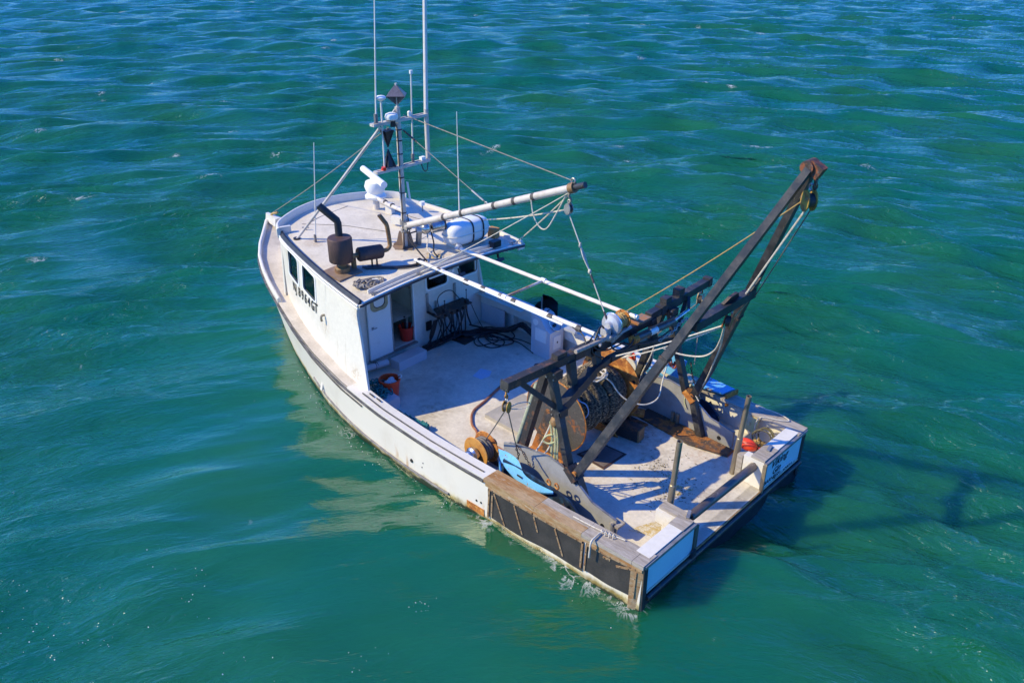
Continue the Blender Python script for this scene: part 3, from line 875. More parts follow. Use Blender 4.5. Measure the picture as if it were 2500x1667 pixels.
# name on the stern
text_obj("Viking", "name_lettering", boat, (-.0185, -1.13, .60), (0, -1, -.02), (0, 0, 1), .20, ink, shear=.35, bold=.002, squash=1.15)
text_obj("Gin", "name_lettering", boat, (-.0185, -1.22, .44), (0, -1, -.02), (0, 0, 1), .17, ink, shear=.35, bold=.002, squash=1.15)
text_obj("BARNEGAT LIGHT", "port_lettering", boat, (-.0185, -.99, .355), (0, -1, -.05), (0, 0, 1), .105, ink, shear=.12, bold=.001, squash=1.12)
text_obj("NJ", "port_lettering", boat, (-.0185, -1.30, .315), (0, -1, -.02), (0, 0, 1), .075, ink, shear=.12)
MB().box((-.026, -1.72, .40), (.012, .46, .035), rx=.03).build("name_bar", white_clean, boat, bevel=.004)

# rubber armour on the port quarter, held by steel battens
def side_pt(x, z, off): return (x, ymid(x, z) + off, z)
def sheet(poly_top, poly_bot, x0, x1, n, name, mat, off, th):
    mb = MB()
    xs = np.linspace(x0, x1, n + 1)
    for a, b_ in zip(xs[:-1], xs[1:]):
        ta, tb, ba, bb = poly_top(a), poly_top(b_), poly_bot(a), poly_bot(b_)
        mb.hexa([side_pt(a, ba, off), side_pt(b_, bb, off), side_pt(b_, tb, off), side_pt(a, ta, off)],
                [side_pt(a, ba, off + th), side_pt(b_, bb, off + th), side_pt(b_, tb, off + th), side_pt(a, ta, off + th)])
    return mb.build(name, mat, boat)
sheet(lambda x: .69, lambda x: .135 + .02 * math.sin(x * 5) + .05 * (2.8 - x) / 1.9, .96, 2.80, 12, "rubber_panel", rubber, .004, .016)
sheet(lambda x: .70 + .02 * (1 - x), lambda x: .20 + .012 * math.sin(x * 9), .10, .92, 8, "rubber_panel", rubber, .004, .016)
def batten(a, b_, w=.035):
    p, q = side_pt(a[0], a[1], .026), side_pt(b_[0], b_[1], .026)
    o = MB().beam(p, q, w, .014, up=(0, 1, 0)).build("batten", batten_m, boat, bevel=.003)
    mb = MB()
    L = (Vector(q) - Vector(p)).length
    n = max(2, int(L / .16))
    for i in range(n):
        c = Vector(p).lerp(Vector(q), (i + .5) / n)
        mb.cyl(c + Vector((0, .006, 0)), c + Vector((0, .014, 0)), .007, seg=8)
    mb.build("bolt_heads", black_rusty, o)["kind"] = "stuff"
for a, b_ in (((2.66, .66), (2.44, .16)), ((2.25, .66), (2.08, .20)), ((1.86, .66), (1.78, .42)), ((1.46, .66), (1.30, .25)),
              ((.40, .60), (.13, .70)), ((.62, .64), (.50, .645)), ((2.78, .70), (1.9, .70)), ((1.88, .695), (.98, .69)), ((.90, .69), (.10, .715)),
              ((2.76, .67), (2.80, .13)), ((2.70, .60), (2.72, .17)), ((.975, .67), (.985, .23)), ((.905, .67), (.915, .21)), ((.085, .68), (.095, .22))):
    batten(a, b_, .03)
# rusty scupper plate and drain holes ahead of the rubber
sheet(lambda x: .205, lambda x: .075, 2.90, 3.28, 4, "scupper_plate", rust, .004, .008)
for x, z in ((3.07, .30), (2.97, .31), (4.32, .40), (4.35, .30)):
    p = side_pt(x, z, .0)
    MB().cyl((p[0], p[1] - .01, p[2]), (p[0], p[1] + .006, p[2]), .020 if x < 3.5 else .012, seg=10).build("drain_hole", ink, boat)
p = side_pt(4.62, .30, .0)
MB().cyl((p[0], p[1] - .01, p[2]), (p[0], p[1] + .012, p[2]), .035, seg=12).build("overboard_outlet", ink, boat)

# deck fittings
def flat(pts, z, th, name, mat, bevel=0.0):
    return MB().prism([(x, y, z) for x, y in pts], (0, 0, th)).build(name, mat, boat, bevel=bevel, smooth=False)
hp = [(2.74, .40), (2.60, -.15), (2.13, -.19), (2.14, .42)]
flat(hp, DECK + .003, .012, "hatch_frame", rust_brown)
c_ = Vector((2.40, .12))
flat([tuple(c_ + (Vector(p) - c_) * .86) for p in hp], DECK + .015, .006, "hatch_cover", M("hatch_cover_brown", (.20, .155, .14), (.15, .115, .10), 4, .45, .6, rough=.7, bump=.12))
MB().torus((2.42, .26, DECK + .026), (0, 0, 1), .02, .007, 12, 6).build("lift_ring", black, boat)
flat([(4.70, .70), (4.70, -.30), (3.82, -.30), (3.82, .70)], DECK + .002, .07, "raised_hatch", M("hatch_gray", (0.36, 0.33, 0.29), (0.44, 0.40, 0.35), 3, .45, .62, rough=.7, bump=.15), .012)
MB().cyl((5.33, -1.41, DECK + .002), (5.33, -1.41, DECK + .012), .065, seg=20).build("deck_plate", black, boat)
flat([(5.95, -.17), (6.06, -.50), (5.82, -.58), (5.70, -.40), (5.74, -.21)], DECK + .002, .003, "paint_patch", patchb)
flat([(.93, 1.34), (.72, .80), (.50, .86), (.42, 1.30), (.62, 1.22)], DECK + .002, .003, "stain_patch", stain_y)
for x, y, r in ((1.02, -.05, .10), (.90, .10, .07), (1.25, -.20, .06), (.84, -.15, .08)):
    rr = random.Random(x)
    flat([(x + r * rr.uniform(.5, 1.2) * math.cos(k * PI / 4), y + r * rr.uniform(.5, 1.2) * math.sin(k * PI / 4)) for k in range(8)], DECK + .002, .002, "stain_patch", stain_y)
# rusty plate along the starboard pen
flat([(2.74, -1.28), (1.53, -1.17), (.85, -1.33), (.86, -1.56), (2.70, -1.62)], DECK + .003, .035, "deck_rust_plate", rust_dark, .006)
flat([(1.40, -1.175), (.85, -1.33), (.86, -1.54), (1.30, -1.56)], DECK + .0395, .012, "rust_scale", M("scaly_rust", (.24, .10, .035), (.08, .05, .04), 9, .44, .58, (.42, .27, .13), 22, .58, .66, rough=.9, bump=.9, bscale=18, var=.35), .004)
for x in (2.15, 2.05):
    MB().cyl((x, -1.58, DECK), (x, -1.58, DECK + .22), .035, seg=12).build("stub_pipe", stain_pipe, boat)
# pens for the trawl doors: one long panel each side
for sg in (1, -1):
    y = 1.64 * sg
    prof = [(3.28, DECK), (3.28, .90), (3.16, .94), (2.95, 1.0), (2.32, 1.10), (2.0, 1.05), (1.75, .92), (1.42, .70), (.96, .62), (.94, .50), (.94, DECK)]
    o = MB().prism([(x, y, z) for x, z in prof], (0, -.03 * sg, 0)).build("pen_panel", grayp, boat, bevel=.004)
    mb = MB()
    for (xa, za), (xb, zb) in zip(prof[2:8], prof[3:9]):
        mb.beam((xa, y - .015 * sg, za + .006), (xb, y - .015 * sg, zb + .006), .036, .012)
    mb.build("panel_edge", galv, o)
    MB().box((.98, y + .05 * sg, .45), (.03, .06, .30)).build("panel_end_channel", galv, boat, bevel=.004)
    MB().cyl((1.20, y - .034 * sg, .40), (1.20, y + .004 * sg, .40), .04, seg=16).build("panel_hole", ink, boat)
MB().box((.96, 1.60, .56), (.16, .18, .035)).build("panel_step", wood_gray, boat, bevel=.004)
# weed and scraps of net on the deck
mb = MB()
rnd = random.Random(3)
for cx, cy, n_, s_ in ((1.55, -.28, 60, .16), (1.0, .15, 70, .20), (.95, -.10, 40, .15), (1.2, .05, 60, .35), (.8, .45, 30, .2), (2.3, -.9, 30, .3), (1.1, -.6, 25, .25)):
    for _ in range(n_):
        x, y, a, L = rnd.gauss(cx, s_), rnd.gauss(cy, s_), rnd.uniform(0, PI), rnd.uniform(.008, .05)
        if x < .3: continue
        mb.beam((x, y, DECK + .006), (x + L * math.cos(a), y + L * math.sin(a), DECK + .007 + rnd.uniform(0, .006)), rnd.uniform(.003, .009), .004)
o = mb.build("weed_scraps", twig_m, boat); o["kind"] = "stuff"

# ------------------------------------------------------------------ wheelhouse
def quad_patch(P, holes, th_vec, name, mat, parent):
    """bilinear wall through corner points P(u,v) with rectangular holes in (u,v); solid with thickness th_vec"""
    us = sorted({0.0, 1.0} | {h[0] for h in holes} | {h[1] for h in holes} | set(np.linspace(0, 1, 9)))
    vs = sorted({0.0, 1.0} | {h[2] for h in holes} | {h[3] for h in holes})
    mb = MB(); t = Vector(th_vec)
    for a, b_ in zip(us[:-1], us[1:]):
        if b_ - a < 1e-6: continue
        for c, d in zip(vs[:-1], vs[1:]):
            mu, mv = (a + b_) / 2, (c + d) / 2
            if any(h[0] < mu < h[1] and h[2] < mv < h[3] for h in holes): continue
            q = [Vector(P(a, c)), Vector(P(b_, c)), Vector(P(b_, d)), Vector(P(a, d))]
            mb.face(q); mb.face([p + t for p in q][::-1])
    for h in holes:
        q = [Vector(P(h[0], h[2])), Vector(P(h[1], h[2])), Vector(P(h[1], h[3])), Vector(P(h[0], h[3]))]
        for i in range(4):
            mb.face([q[i], q[(i + 1) % 4], q[(i + 1) % 4] + t, q[i] + t])
    q = [Vector(P(u_, 0)) for u_ in (0, 1)] + [Vector(P(u_, 1)) for u_ in (1, 0)]
    for i in (1, 3):
        mb.face([q[i], q[(i + 1) % 4], q[(i + 1) % 4] + t, q[i] + t])
    bmesh.ops.remove_doubles(mb.bm, verts=mb.bm.verts, dist=.0005)
    return mb.build(name, mat, parent, smooth=False)

def window(P, h, out, parent, frame_mat=None, rad=.06, fr=.022, pane=None, tilt_label=None):
    """rounded frame standing proud of the wall plus a pane"""
    n = 5
    u0, u1, v0, v1 = h
    o00, o10, o01 = Vector(P(u0, v0)), Vector(P(u1, v0)), Vector(P(u0, v1))
    W, Hh = (o10 - o00), (o01 - o00)
    w, hh = W.length, Hh.length
    X_, Y_ = W.normalized(), Hh.normalized()
    nrm = Vector(out).normalized()
    def loop(g, r):
        pts = []
        for cx, cy, a0 in ((w - r + g, hh - r + g, 0), (r - g, hh - r + g, 90), (r - g, r - g, 180), (w - r + g, r - g, 270)):
            for k in range(n + 1):
                a = math.radians(a0 + 90 * k / n)
                rr = r
                x = cx + rr * math.cos(a); y = cy + rr * math.sin(a)
                pts.append((x, y))
        return pts
    A, B = loop(.022, rad + .022), loop(-fr, rad)
    mb = MB()
    def vtx(p, d): return mb.bm.verts.new(o00 + X_ * p[0] + Y_ * p[1] + nrm * d)
    ao = [vtx(p, .012) for p in A]; bo = [vtx(p, .012) for p in B]; ai = [vtx(p, -.002) for p in A]; bi = [vtx(p, -.03) for p in B]
    m_ = len(A)
    for i in range(m_):
        j = (i + 1) % m_
        mb.bm.faces.new([ao[i], ao[j], bo[j], bo[i]]); mb.bm.faces.new([ai[j], ai[i], ao[i], ao[j]][::1]); mb.bm.faces.new([bo[i], bo[j], bi[j], bi[i]])
    f = mb.build("window", frame_mat or white_clean, parent)
    G0, G1 = loop(-fr + .002, rad), loop(-fr - .014, rad)
    gk = MB()
    for i in range(m_):
        j = (i + 1) % m_
        pp = [o00 + X_ * q_[0] + Y_ * q_[1] + nrm * d_ for q_, d_ in ((G0[i], .008), (G0[j], .008), (G1[j], .004), (G1[i], .004))]
        gk.face(pp)
    gk.build("gasket", hose_m, f)
    pn = MB()
    pn.prism([o00 + X_ * p[0] + Y_ * p[1] - nrm * .016 for p in loop(-.010, rad)], -nrm * .004)
    pn.build("pane", pane or glass, f, smooth=False)
    return f

BX = 7.63     # bulkhead
def wall_port(u_, v_):
    x = 6.40 + u_ * (9.86 - 6.40)
    xb = np.interp(u_, [0, 1], [6.10, 10.0])
    yb = np.interp(xb, [6.0, 6.72, 8.16, 8.99, 10.1], [2.24, 2.21, 1.95, 1.73, 1.36])
    yt = np.interp(x, [6.4, 7.67, 8.75, 9.86], [2.03, 1.90, 1.69, 1.46])
    zb = zsh(xb) - .02; zt = roofz(x, yt) - .05
    return (xb + (x - xb) * v_, yb + (yt - yb) * v_, zb + (zt - zb) * v_)
def inv_u(x): return (x - 6.30) / (9.91 - 6.30)
def wall_v(u_, z):
    b0, t0 = wall_port(u_, 0)[2], wall_port(u_, 1)[2]
    return (z - b0) / (t0 - b0)
def wall_stbd(u_, v_):
    x, y, z = wall_port(u_, v_); return (x, -y, z)
house = boat
u1_, u2_, u3_, u4_ = inv_u(8.10), inv_u(8.70), inv_u(8.98), inv_u(9.50)
hA = (u1_ - .004, u2_ + .008, wall_v(inv_u(8.4), 1.91), wall_v(inv_u(8.4), 2.43))
hF = (u3_ - .008, u4_ + .004, wall_v(inv_u(9.2), 1.93), wall_v(inv_u(9.2), 2.49))
for wall, sg in ((wall_port, 1), (wall_stbd, -1)):
    cut = inv_u(BX)
    P1 = lambda a, b_, w=wall, c=cut: w(c + a * (1 - c), b_)
    hs = [((h[0] - cut) / (1 - cut), (h[1] - cut) / (1 - cut), h[2], h[3]) for h in (hA, hF)]
    quad_patch(P1, hs, (0, -.05 * sg, 0), "house_side", white, house)
    for h in hs:
        window(P1, h, (0.15, sg, 0.10), house)
# port wing running aft of the bulkhead, with its curved trailing edge
def wing(wall, sg):
    cut = inv_u(BX)
    edge = [(0.0, 0.0), (.012, .30), (.030, .62), (.044, .78), (.050, .86), (.046, .92), (.026, .965), (.006, 1.0)]
    mb = MB()
    o_, i_ = [], []
    for ue, ve in edge:
        row = []
        for k in range(7):
            uu = ue + (cut - ue) * k / 6
            p = Vector(wall(uu, ve))
            row.append((mb.bm.verts.new(p), mb.bm.verts.new(p - Vector((0, .045 * sg, 0)))))
        o_.append(row)
    for A, B in zip(o_[:-1], o_[1:]):
        for k in range(6):
            mb.bm.faces.new([A[k][0], A[k + 1][0], B[k + 1][0], B[k][0]])
            mb.bm.faces.new([A[k][1], B[k][1], B[k + 1][1], A[k + 1][1]])
        mb.bm.faces.new([A[0][0], B[0][0], B[0][1], A[0][1]])
    return mb.build("house_wing", white, house)
wing(wall_port, 1)
# starboard has only a short wing
# bulkhead with door opening and two windows
def bulk(u_, v_):
    y = 1.88 - u_ * 3.86
    z = DECK + v_ * (2.50 - DECK)
    return (BX, y, z)
def bu(y): return (1.88 - y) / 3.86
def bv(z): return (z - DECK) / (2.50 - DECK)
door_h = (bu(.52), bu(-.10), bv(.52), bv(2.30))
w1 = (bu(-.46), bu(-1.06), bv(1.53), bv(1.94)); w2 = (bu(-1.36), bu(-1.94), bv(1.54), bv(1.96))
quad_patch(bulk, [door_h, w1, w2], (.05, 0, 0), "bulkhead", white, house)
for h in (w1, w2): window(bulk, h, (-1, 0, 0), house, rad=.07)
# side strips from bulkhead edge down to the deck outboard
mb = MB()
for sg in (1, -1):
    mb.hexa([(BX - .001, 1.86 * sg, DECK), (BX + .05, 1.86 * sg, DECK), (BX + .05, 2.26 * sg, DECK), (BX - .001, 2.26 * sg, DECK)],
            [(BX - .001, 1.86 * sg, 1.03), (BX + .05, 1.86 * sg, 1.03), (BX + .05, 2.04 * sg, 1.03), (BX - .001, 2.04 * sg, 1.03)])
    mb.hexa([(BX - .001, 1.86 * sg, 1.03), (BX + .05, 1.86 * sg, 1.03), (BX + .05, 2.04 * sg, 1.03), (BX - .001, 2.04 * sg, 1.03)],
            [(BX - .001, 1.86 * sg, 2.5), (BX + .05, 1.86 * sg, 2.5), (BX + .05, 1.91 * sg, 2.5), (BX - .001, 1.91 * sg, 2.5)])
mb.build("bulkhead_side", white, house, smooth=False)
# sliding door pushed to port
d = MB().box((BX - .035, .80, 1.385), (.035, .57, 1.83)).build("door", white_clean, house, bevel=.008)
def dwin(u_, v_): return (BX - .0535, .98 - u_ * .38, 1.56 + v_ * .36)
window(dwin, (0, 1, 0, 1), (-1, 0, 0), d, frame_mat=tan_win, rad=.10, fr=.045, pane=glass)
MB().box((BX - .055, .985, 1.20), (.012, .05, .06)).box((BX - .085, .955, 1.20), (.012, .11, .018)).cyl((BX - .09, .985, 1.20), (BX - .05, .985, 1.20), .012, seg=8).build("handle", chrome, d, bevel=.002)
MB().box((BX - .05, .505, 1.385), (.03, .02, 1.80)).build("door_edge", galv, d)
MB().box((BX - .008, -.105, 1.41), (.03, .03, 1.78)).build("door_jamb", white_clean, house)
MB().box((BX - .03, .49, .495), (.10, 1.22, .03)).build("door_track", galv, house, bevel=.004)
# wheelhouse floor and lining seen through the opening
MB().box((8.8, .0, .50), (2.2, 2.9, .03)).build("house_floor", deckp, house)
MB().box((8.35, -.62, 1.05), (.9, .75, 1.05)).build("cabinet", cream, house, bevel=.01)
MB().box((9.55, .2, 1.15), (.3, 2.0, 1.2)).build("console_front", dark_in, house, bevel=.01)
MB().box((8.25, .48, .62), (.6, .35, .22)).build("engine_box", cream, house, bevel=.01)
MB().box((8.6, 1.25, 1.75), (.3, .26, .16)).build("chart_box", dark_in, house, bevel=.01)
MB().prism([(9.42, 1.40, 2.40), (9.02, 1.48, 2.42), (9.10, 1.47, 2.16), (9.30, 1.43, 2.02)], (0, -.01, 0)).build("reflection_sheet", rag, house)  # white sheet behind the glass, standing in for a pale reflection
MB().box((8.45, 1.55, 2.02), (.16, .10, .12), rz=.3).build("desk_box", white_clean, house, bevel=.01)
MB().box((8.28, 1.62, 1.97), (.12, .08, .05), rz=.3).build("desk_tray", yellowp, house, bevel=.008)
MB().box((8.5, 1.42, 1.86), (.9, .5, .04), rz=-.22).build("chart_shelf", dark_in, house)
MB().box((7.70, -.72, 1.66), (.02, .28, .16)).build("sill_paper", white_clean, house)
MB().box((9.0, 1.555, 2.01), (.09, .006, .08), rz=-.2).build("window_sticker", patchb, house)
# windscreen
fx = [(9.86, 1.46), (10.12, .62), (10.12, -.62), (9.86, -1.46)]
for (xa, ya), (xb, yb) in zip(fx[:-1], fx[1:]):
    PF = lambda u_, v_, xa=xa, ya=ya, xb=xb, yb=yb: (xa + (xb - xa) * u_ + .14 * (1 - v_), ya + (yb - ya) * u_, 1.22 + (roofz(xa, ya) - .06 - 1.22) * v_)
    hh_ = (.14, .86, .52, .90)
    quad_patch(PF, [hh_], (-.05, 0, 0), "house_front", white, house)
    window(PF, hh_, (1, (ya + yb) * .3, .1), house)

# roof
HALF = [(6.38, 2.07), (7.0, 2.01), (7.67, 1.93), (8.3, 1.83), (8.75, 1.75), (9.3, 1.64), (9.75, 1.52), (10.0, 1.38), (10.17, 1.12), (10.34, .72), (10.43, .36), (10.46, 0.0)]
HALS = [2.12, 2.16, 2.15, 2.11, 2.06, 1.93, 1.78, 1.62, 1.36, .86, .42, 0.0]
def rw(x, sg=1): return float(np.interp(x, [h[0] for h in HALF], [h[1] for h in HALF] if sg > 0 else HALS))
mb = MB()
rows = []
for (x, w), ws in zip(HALF[:-1], HALS):
    top = []; bot = []
    for k in range(13):
        y = w + (-ws - w) * k / 12
        top.append(mb.bm.verts.new(Vector((x, y, roofz(x, y))))); bot.append(mb.bm.verts.new(Vector((x, y, roofz(x, y) - .05))))
    rows.append((top, bot))
for (t0, b0), (t1, b1) in zip(rows[:-1], rows[1:]):
    for k in range(12):
        mb.bm.faces.new([t0[k], t1[k], t1[k + 1], t0[k + 1]]); mb.bm.faces.new([b0[k], b0[k + 1], b1[k + 1], b1[k]])
    mb.bm.faces.new([t0[0], b0[0], b1[0], t1[0]]); mb.bm.faces.new([t0[12], t1[12], b1[12], b0[12]])
for t, b_ in (rows[0], rows[-1]):
    for k in range(12): mb.bm.faces.new([t[k], t[k + 1], b_[k + 1], b_[k]])
roof = mb.build("roof", roofp, house)
# raised rim, black outside, with white gutters below it
def edge_path(off, dz, x0=6.42, x1=9.86, sg=1, n=18):
    return [(x, sg * (rw(x, sg) + off), roofz(x, rw(x, sg)) + dz) for x in np.linspace(x0, x1, n)]
for sg in (1, -1):
    mb = MB()
    A = edge_path(-.085, .0, sg=sg); B = edge_path(-.07, .075, sg=sg); C_ = edge_path(-.035, .075, sg=sg); D_ = edge_path(.004, .006, sg=sg)
    for i in range(len(A) - 1):
        mb.face([A[i], A[i + 1], B[i + 1], B[i]]); mb.face([B[i], B[i + 1], C_[i + 1], C_[i]]); mb.face([C_[i], C_[i + 1], D_[i + 1], D_[i]])
    mb.face([A[0], B[0], C_[0], D_[0]]); mb.face([A[-1], B[-1], C_[-1], D_[-1]])
    mb.build("roof_rim", sail_black if sg > 0 else white, roof)
    MB().tube(edge_path(.016, -.012, sg=sg), .017, 6).build("gutter", white_clean, roof)
    MB().tube(edge_path(.010, -.040, sg=sg), .011, 6).build("gutter", rubstrip, roof)
    MB().tube(edge_path(.018, -.066, sg=sg), .017, 6).build("gutter", white_clean, roof)
# thick rounded visor across the front
pts = []
for x, w in HALF[6:-1]: pts.append((x + .02, w, roofz(x, w) + .055))
pts2 = [(h[0] + .02, -w, roofz(h[0], w) + .055) for h, w in zip(HALF[6:-1], HALS[6:-1])]
full = pts + [(10.48, 0, roofz(10.46, 0) + .055)] + pts2[::-1]
def upright(path, h, th, name, mat, parent):
    """a board standing on edge along a path"""
    P = [Vector(p) for p in path]
    mb = MB(); rows = []
    for i, p in enumerate(P):
        d = P[min(i + 1, len(P) - 1)] - P[max(i - 1, 0)]
        n_ = Vector((-d.y, d.x, 0)).normalized() * th / 2
        rows.append([mb.bm.verts.new(p + o) for o in (-n_, -n_ + Vector((0, 0, h * .85)), -n_ * .4 + Vector((0, 0, h)), n_ * .4 + Vector((0, 0, h)), n_ + Vector((0, 0, h * .85)), n_)])
    for A, B in zip(rows[:-1], rows[1:]):
        for k in range(6):
            mb.bm.faces.new([A[k], A[(k + 1) % 6], B[(k + 1) % 6], B[k]])
    mb.bm.faces.new(rows[0]); mb.bm.faces.new(rows[-1][::-1])
    return mb.build(name, mat, parent)
upright([Vector(p) - Vector((0, 0, .10)) for p in spline(full, 4)], .20, .07, "visor_rim", white, roof)
MB().box((9.78, 1.36, 2.80), (.06, .22, .14), rz=-.3).build("rim_end", white, roof, bevel=.01)
# aft edge: dark rubber nosing and a channel set just inboard of it
MB().tube([(6.375, y, roofz(6.38, y) - .024) for y in np.linspace(2.06, -2.1, 20)], .024, 8).build("aft_nosing", sail_black, roof)
MB().tube([(6.40, y, roofz(6.4, y) + .012) for y in np.linspace(2.0, -2.0, 20)], .014, 6).build("aft_trim", white_clean, roof)
mb = MB()
ys_ = np.linspace(1.72, -1.55, 16)
for a, b_ in zip(ys_[:-1], ys_[1:]):
    za, zb = roofz(6.6, a), roofz(6.6, b_)
    mb.hexa([(6.585, a, za + .002), (6.585, b_, zb + .002), (6.61, b_, zb + .002), (6.61, a, za + .002)], [(6.585, a, za + .075), (6.585, b_, zb + .075), (6.61, b_, zb + .075), (6.61, a, za + .075)])
    mb.hexa([(6.50, a, za + .003), (6.50, b_, zb + .003), (6.52, b_, zb + .003), (6.52, a, za + .003)], [(6.50, a, za + .035), (6.50, b_, zb + .035), (6.52, b_, zb + .035), (6.52, a, za + .035)])
mb.build("aft_channel", white, roof)
MB().box((6.44, -2.06, 2.40), (.03, .18, .11)).build("corner_bracket", white_clean, roof, bevel=.005)
MB().box((6.44, 2.03, 2.42), (.03, .10, .10)).build("corner_bracket", white_clean, roof, bevel=.005)
MB().cyl((6.9, 1.29, roofz(6.9, 1.29)), (6.9, 1.29, roofz(6.9, 1.29) + .02), .085, seg=18).build("vent_cap", white_clean, roof)
MB().prism([(6.95, .05, roofz(6.95, .05) + .002), (7.1, -.12, roofz(7.1, -.12) + .002), (6.85, -.3, roofz(6.85, -.3) + .002), (6.70, -.16, roofz(6.7, -.16) + .002)], (0, 0, .004)).build("rust_stain", stain_y, roof)
MB().box((7.35, -1.30, roofz(7.35, -1.3) + .012), (.26, .20, .015), rz=.3).build("flush_hatch", galv, roof)
# seams and wiring on the roof
for pts, r_ in (([(9.9, .9), (9.3, .35), (8.9, .1), (8.4, -.2)], .006), ([(8.2, -1.7), (8.6, -1.2), (9.2, -1.1), (9.9, -1.1)], .006), ([(7.3, -1.9), (7.9, -1.5), (7.66, -.2)], .008), ([(9.5, 1.2), (9.9, .6), (10.1, -.4)], .005)):
    P_ = spline([(x, y, roofz(x, y) + .006) for x, y in pts], 6)
    MB().tube(P_, r_, 5).build("cable", rubgray, roof)
for p in TOE: upright(p, .13, .07, "toe_rail", white, boat)
# roof cleats
for x, y, a in ((9.9, -1.25, 0), (9.6, 1.0, .8), (8.25, -1.82, .1), (6.48, -1.85, 1.4), (6.47, .62, 1.4), (6.47, 1.68, 1.4)):
    z = roofz(x, y)
    MB().cyl((x, y, z), (x, y, z + .05), .014, seg=8).beam(Vector((x, y, z + .055)) - Vector((.07 * math.cos(a), .07 * math.sin(a), 0)), Vector((x, y, z + .055)) + Vector((.07 * math.cos(a), .07 * math.sin(a), 0)), .022, .02).build("cleat", galv, roof, bevel=.004)
# registration number on the port side
pA, pB = Vector(wall_port(inv_u(9.30), wall_v(inv_u(9.3), 1.70))), Vector(wall_port(inv_u(8.02), wall_v(inv_u(8.02), 1.70)))
nx = (pB - pA).normalized()
upv = Vector(wall_port(inv_u(8.7), .7)) - Vector(wall_port(inv_u(8.7), .4))
for i, ch in enumerate("NJ8964GT"):
    f = (i + .04) / 8.0
    p = pA.lerp(pB, f)
    uu = inv_u(p.x)
    q = Vector(wall_port(uu, wall_v(uu, 1.70)))
    q2 = Vector(wall_port(inv_u(p.x - .14), wall_v(inv_u(p.x - .14), 1.70)))
    v0_ = wall_v(uu, 1.70)
    up_l = Vector(wall_port(uu, v0_ + .15)) - Vector(wall_port(uu, v0_))
    nrm_l = (q2 - q).cross(up_l).normalized()
    text_obj(ch, "registration_letter", boat, q + nrm_l * .014, q2 - q, up_l, .275, ink, bold=.0045, squash=.80)
MB().tube(spline([(7.70, 1.96, 1.80), (7.70, 2.03, 1.80), (7.69, 2.05, 1.76), (7.68, 2.05, 1.70)], 4), .022, 8).build("vent_elbow", stain_pipe, boat)
# cleat and step on deck
MB().prism([(7.40, .74, DECK), (7.40, 0.0, DECK), (7.15, -.01, DECK), (7.13, .73, DECK)], (0, 0, .20)).build("door_step", console_m, boat, bevel=.012)
MB().tube(spline([(7.50, 1.80, .52), (7.46, 1.3, .47), (7.42, .80, .43)], 6), .065, 12).build("drain_pipe", console_m, boat)
o = MB().torus((7.45, 1.10, .455), (0, 1, .1), .068, .007, 16, 6).torus((7.45, 1.05, .453), (0, 1, -.1), .068, .007, 16, 6).build("pipe_tie", hose_m, boat)
for p, rz in (((.14, 1.02, .866), .4), ((.13, -1.30, .866), .2)):
    MB().box(p, (.05, .17, .025), rz=rz).cyl((p[0], p[1], p[2] - .03), (p[0], p[1], p[2]), .02, seg=10).build("stern_cleat", galv, boat, bevel=.008)
MB().torus((12.35, -.30, 1.79), (0, .3, 1), .10, .03, 20, 8).build("bow_chock", white, boat)
for x in (6.0, 5.8):
    MB().beam((x, 2.28, zsh(x) + .03), (x - .14, 2.30, zsh(x) + .03), .02, .014).build("rail_staple", black, boat)

# ------------------------------------------------------------------ mast and its fittings
MX = 7.64
mz = roofz(MX, 0)
t = thing("mast", "pale tan pipe mast with two crossarms on a brown foot on the wheelhouse roof", "mast", (MX, 0, mz))
MB().cyl((MX, 0, mz), (MX, 0, 5.36), .055, .05, 14).build("pole", mastp, t)
MB().cyl((MX, 0, mz + .30), (MX, 0, mz + .36), .075, seg=14).build("collar", galv, t)
MB().cyl((MX, 0, 3.10), (MX, 0, 3.20), .085, seg=14).build("collar", galv, t)
ft = MB().prism([(MX + .25, .16, mz - .01), (MX - .02, -.26, mz - .01), (MX - .24, .02, mz - .01), (MX + .0, .26, mz - .01)], (0, 0, .02)).build("foot_plate", brownm, t)
for a in (0.6, 2.2, 3.75, 5.3):
    c_, s_ = math.cos(a), math.sin(a)
    pr = [(.05, 0), (.24, 0), (.24, .03), (.17, .08), (.13, .24), (.11, .30), (.05, .31)]
    MB().prism([(MX + r * c_ + s_ * .008, r * s_ - c_ * .008, mz + .01 + h) for r, h in pr], (-s_ * .016, c_ * .016, 0)).build("gusset", brownm, ft)
for z, w in ((5.12, .11), (4.25, .12)):
    ya = MB()
    for dx in (-.045, .045): ya.box((MX + dx, -.04, z), (.03, 1.28, .05))
    for y in (.58, .3, -.3, -.66): ya.box((MX, y, z), (.06, .05, .046))
    ya.build("crossarm", mastp, t, bevel=.004)
    MB().box((MX, -.35, z + .012), (.055, .5, .02)).build("cable_tray", hose_m, t)
MB().cyl((MX, -.68, 4.22), (MX, -.68, 5.22), .045, .045, 12).build("outrigger_pipe", mastp, t)
MB().tube([(9.38, 1.36, 2.70), (8.5, .88, 3.88), (MX, .42, 5.05)], .028, 8).build("strut", mastp, t)
MB().cyl((9.38, 1.36, 2.68), (9.38, 1.36, 2.73), .07, seg=14).build("strut_foot", black, t)
for z in (2.95, 3.35, 3.75, 4.05, 4.5, 4.75, 4.95):
    MB().torus((MX, 0, z), (0, 0, 1), .052, .012, 14, 6).build("cable_tie", hose_m, t)
MB().tube(spline([(MX - .02, .06, 2.85), (MX - .04, .06, 3.4), (MX - .03, .06, 4.2), (MX - .03, .055, 4.9), (MX - .02, .09, 5.1)], 6), .011, 6).build("cable", hose_m, t)
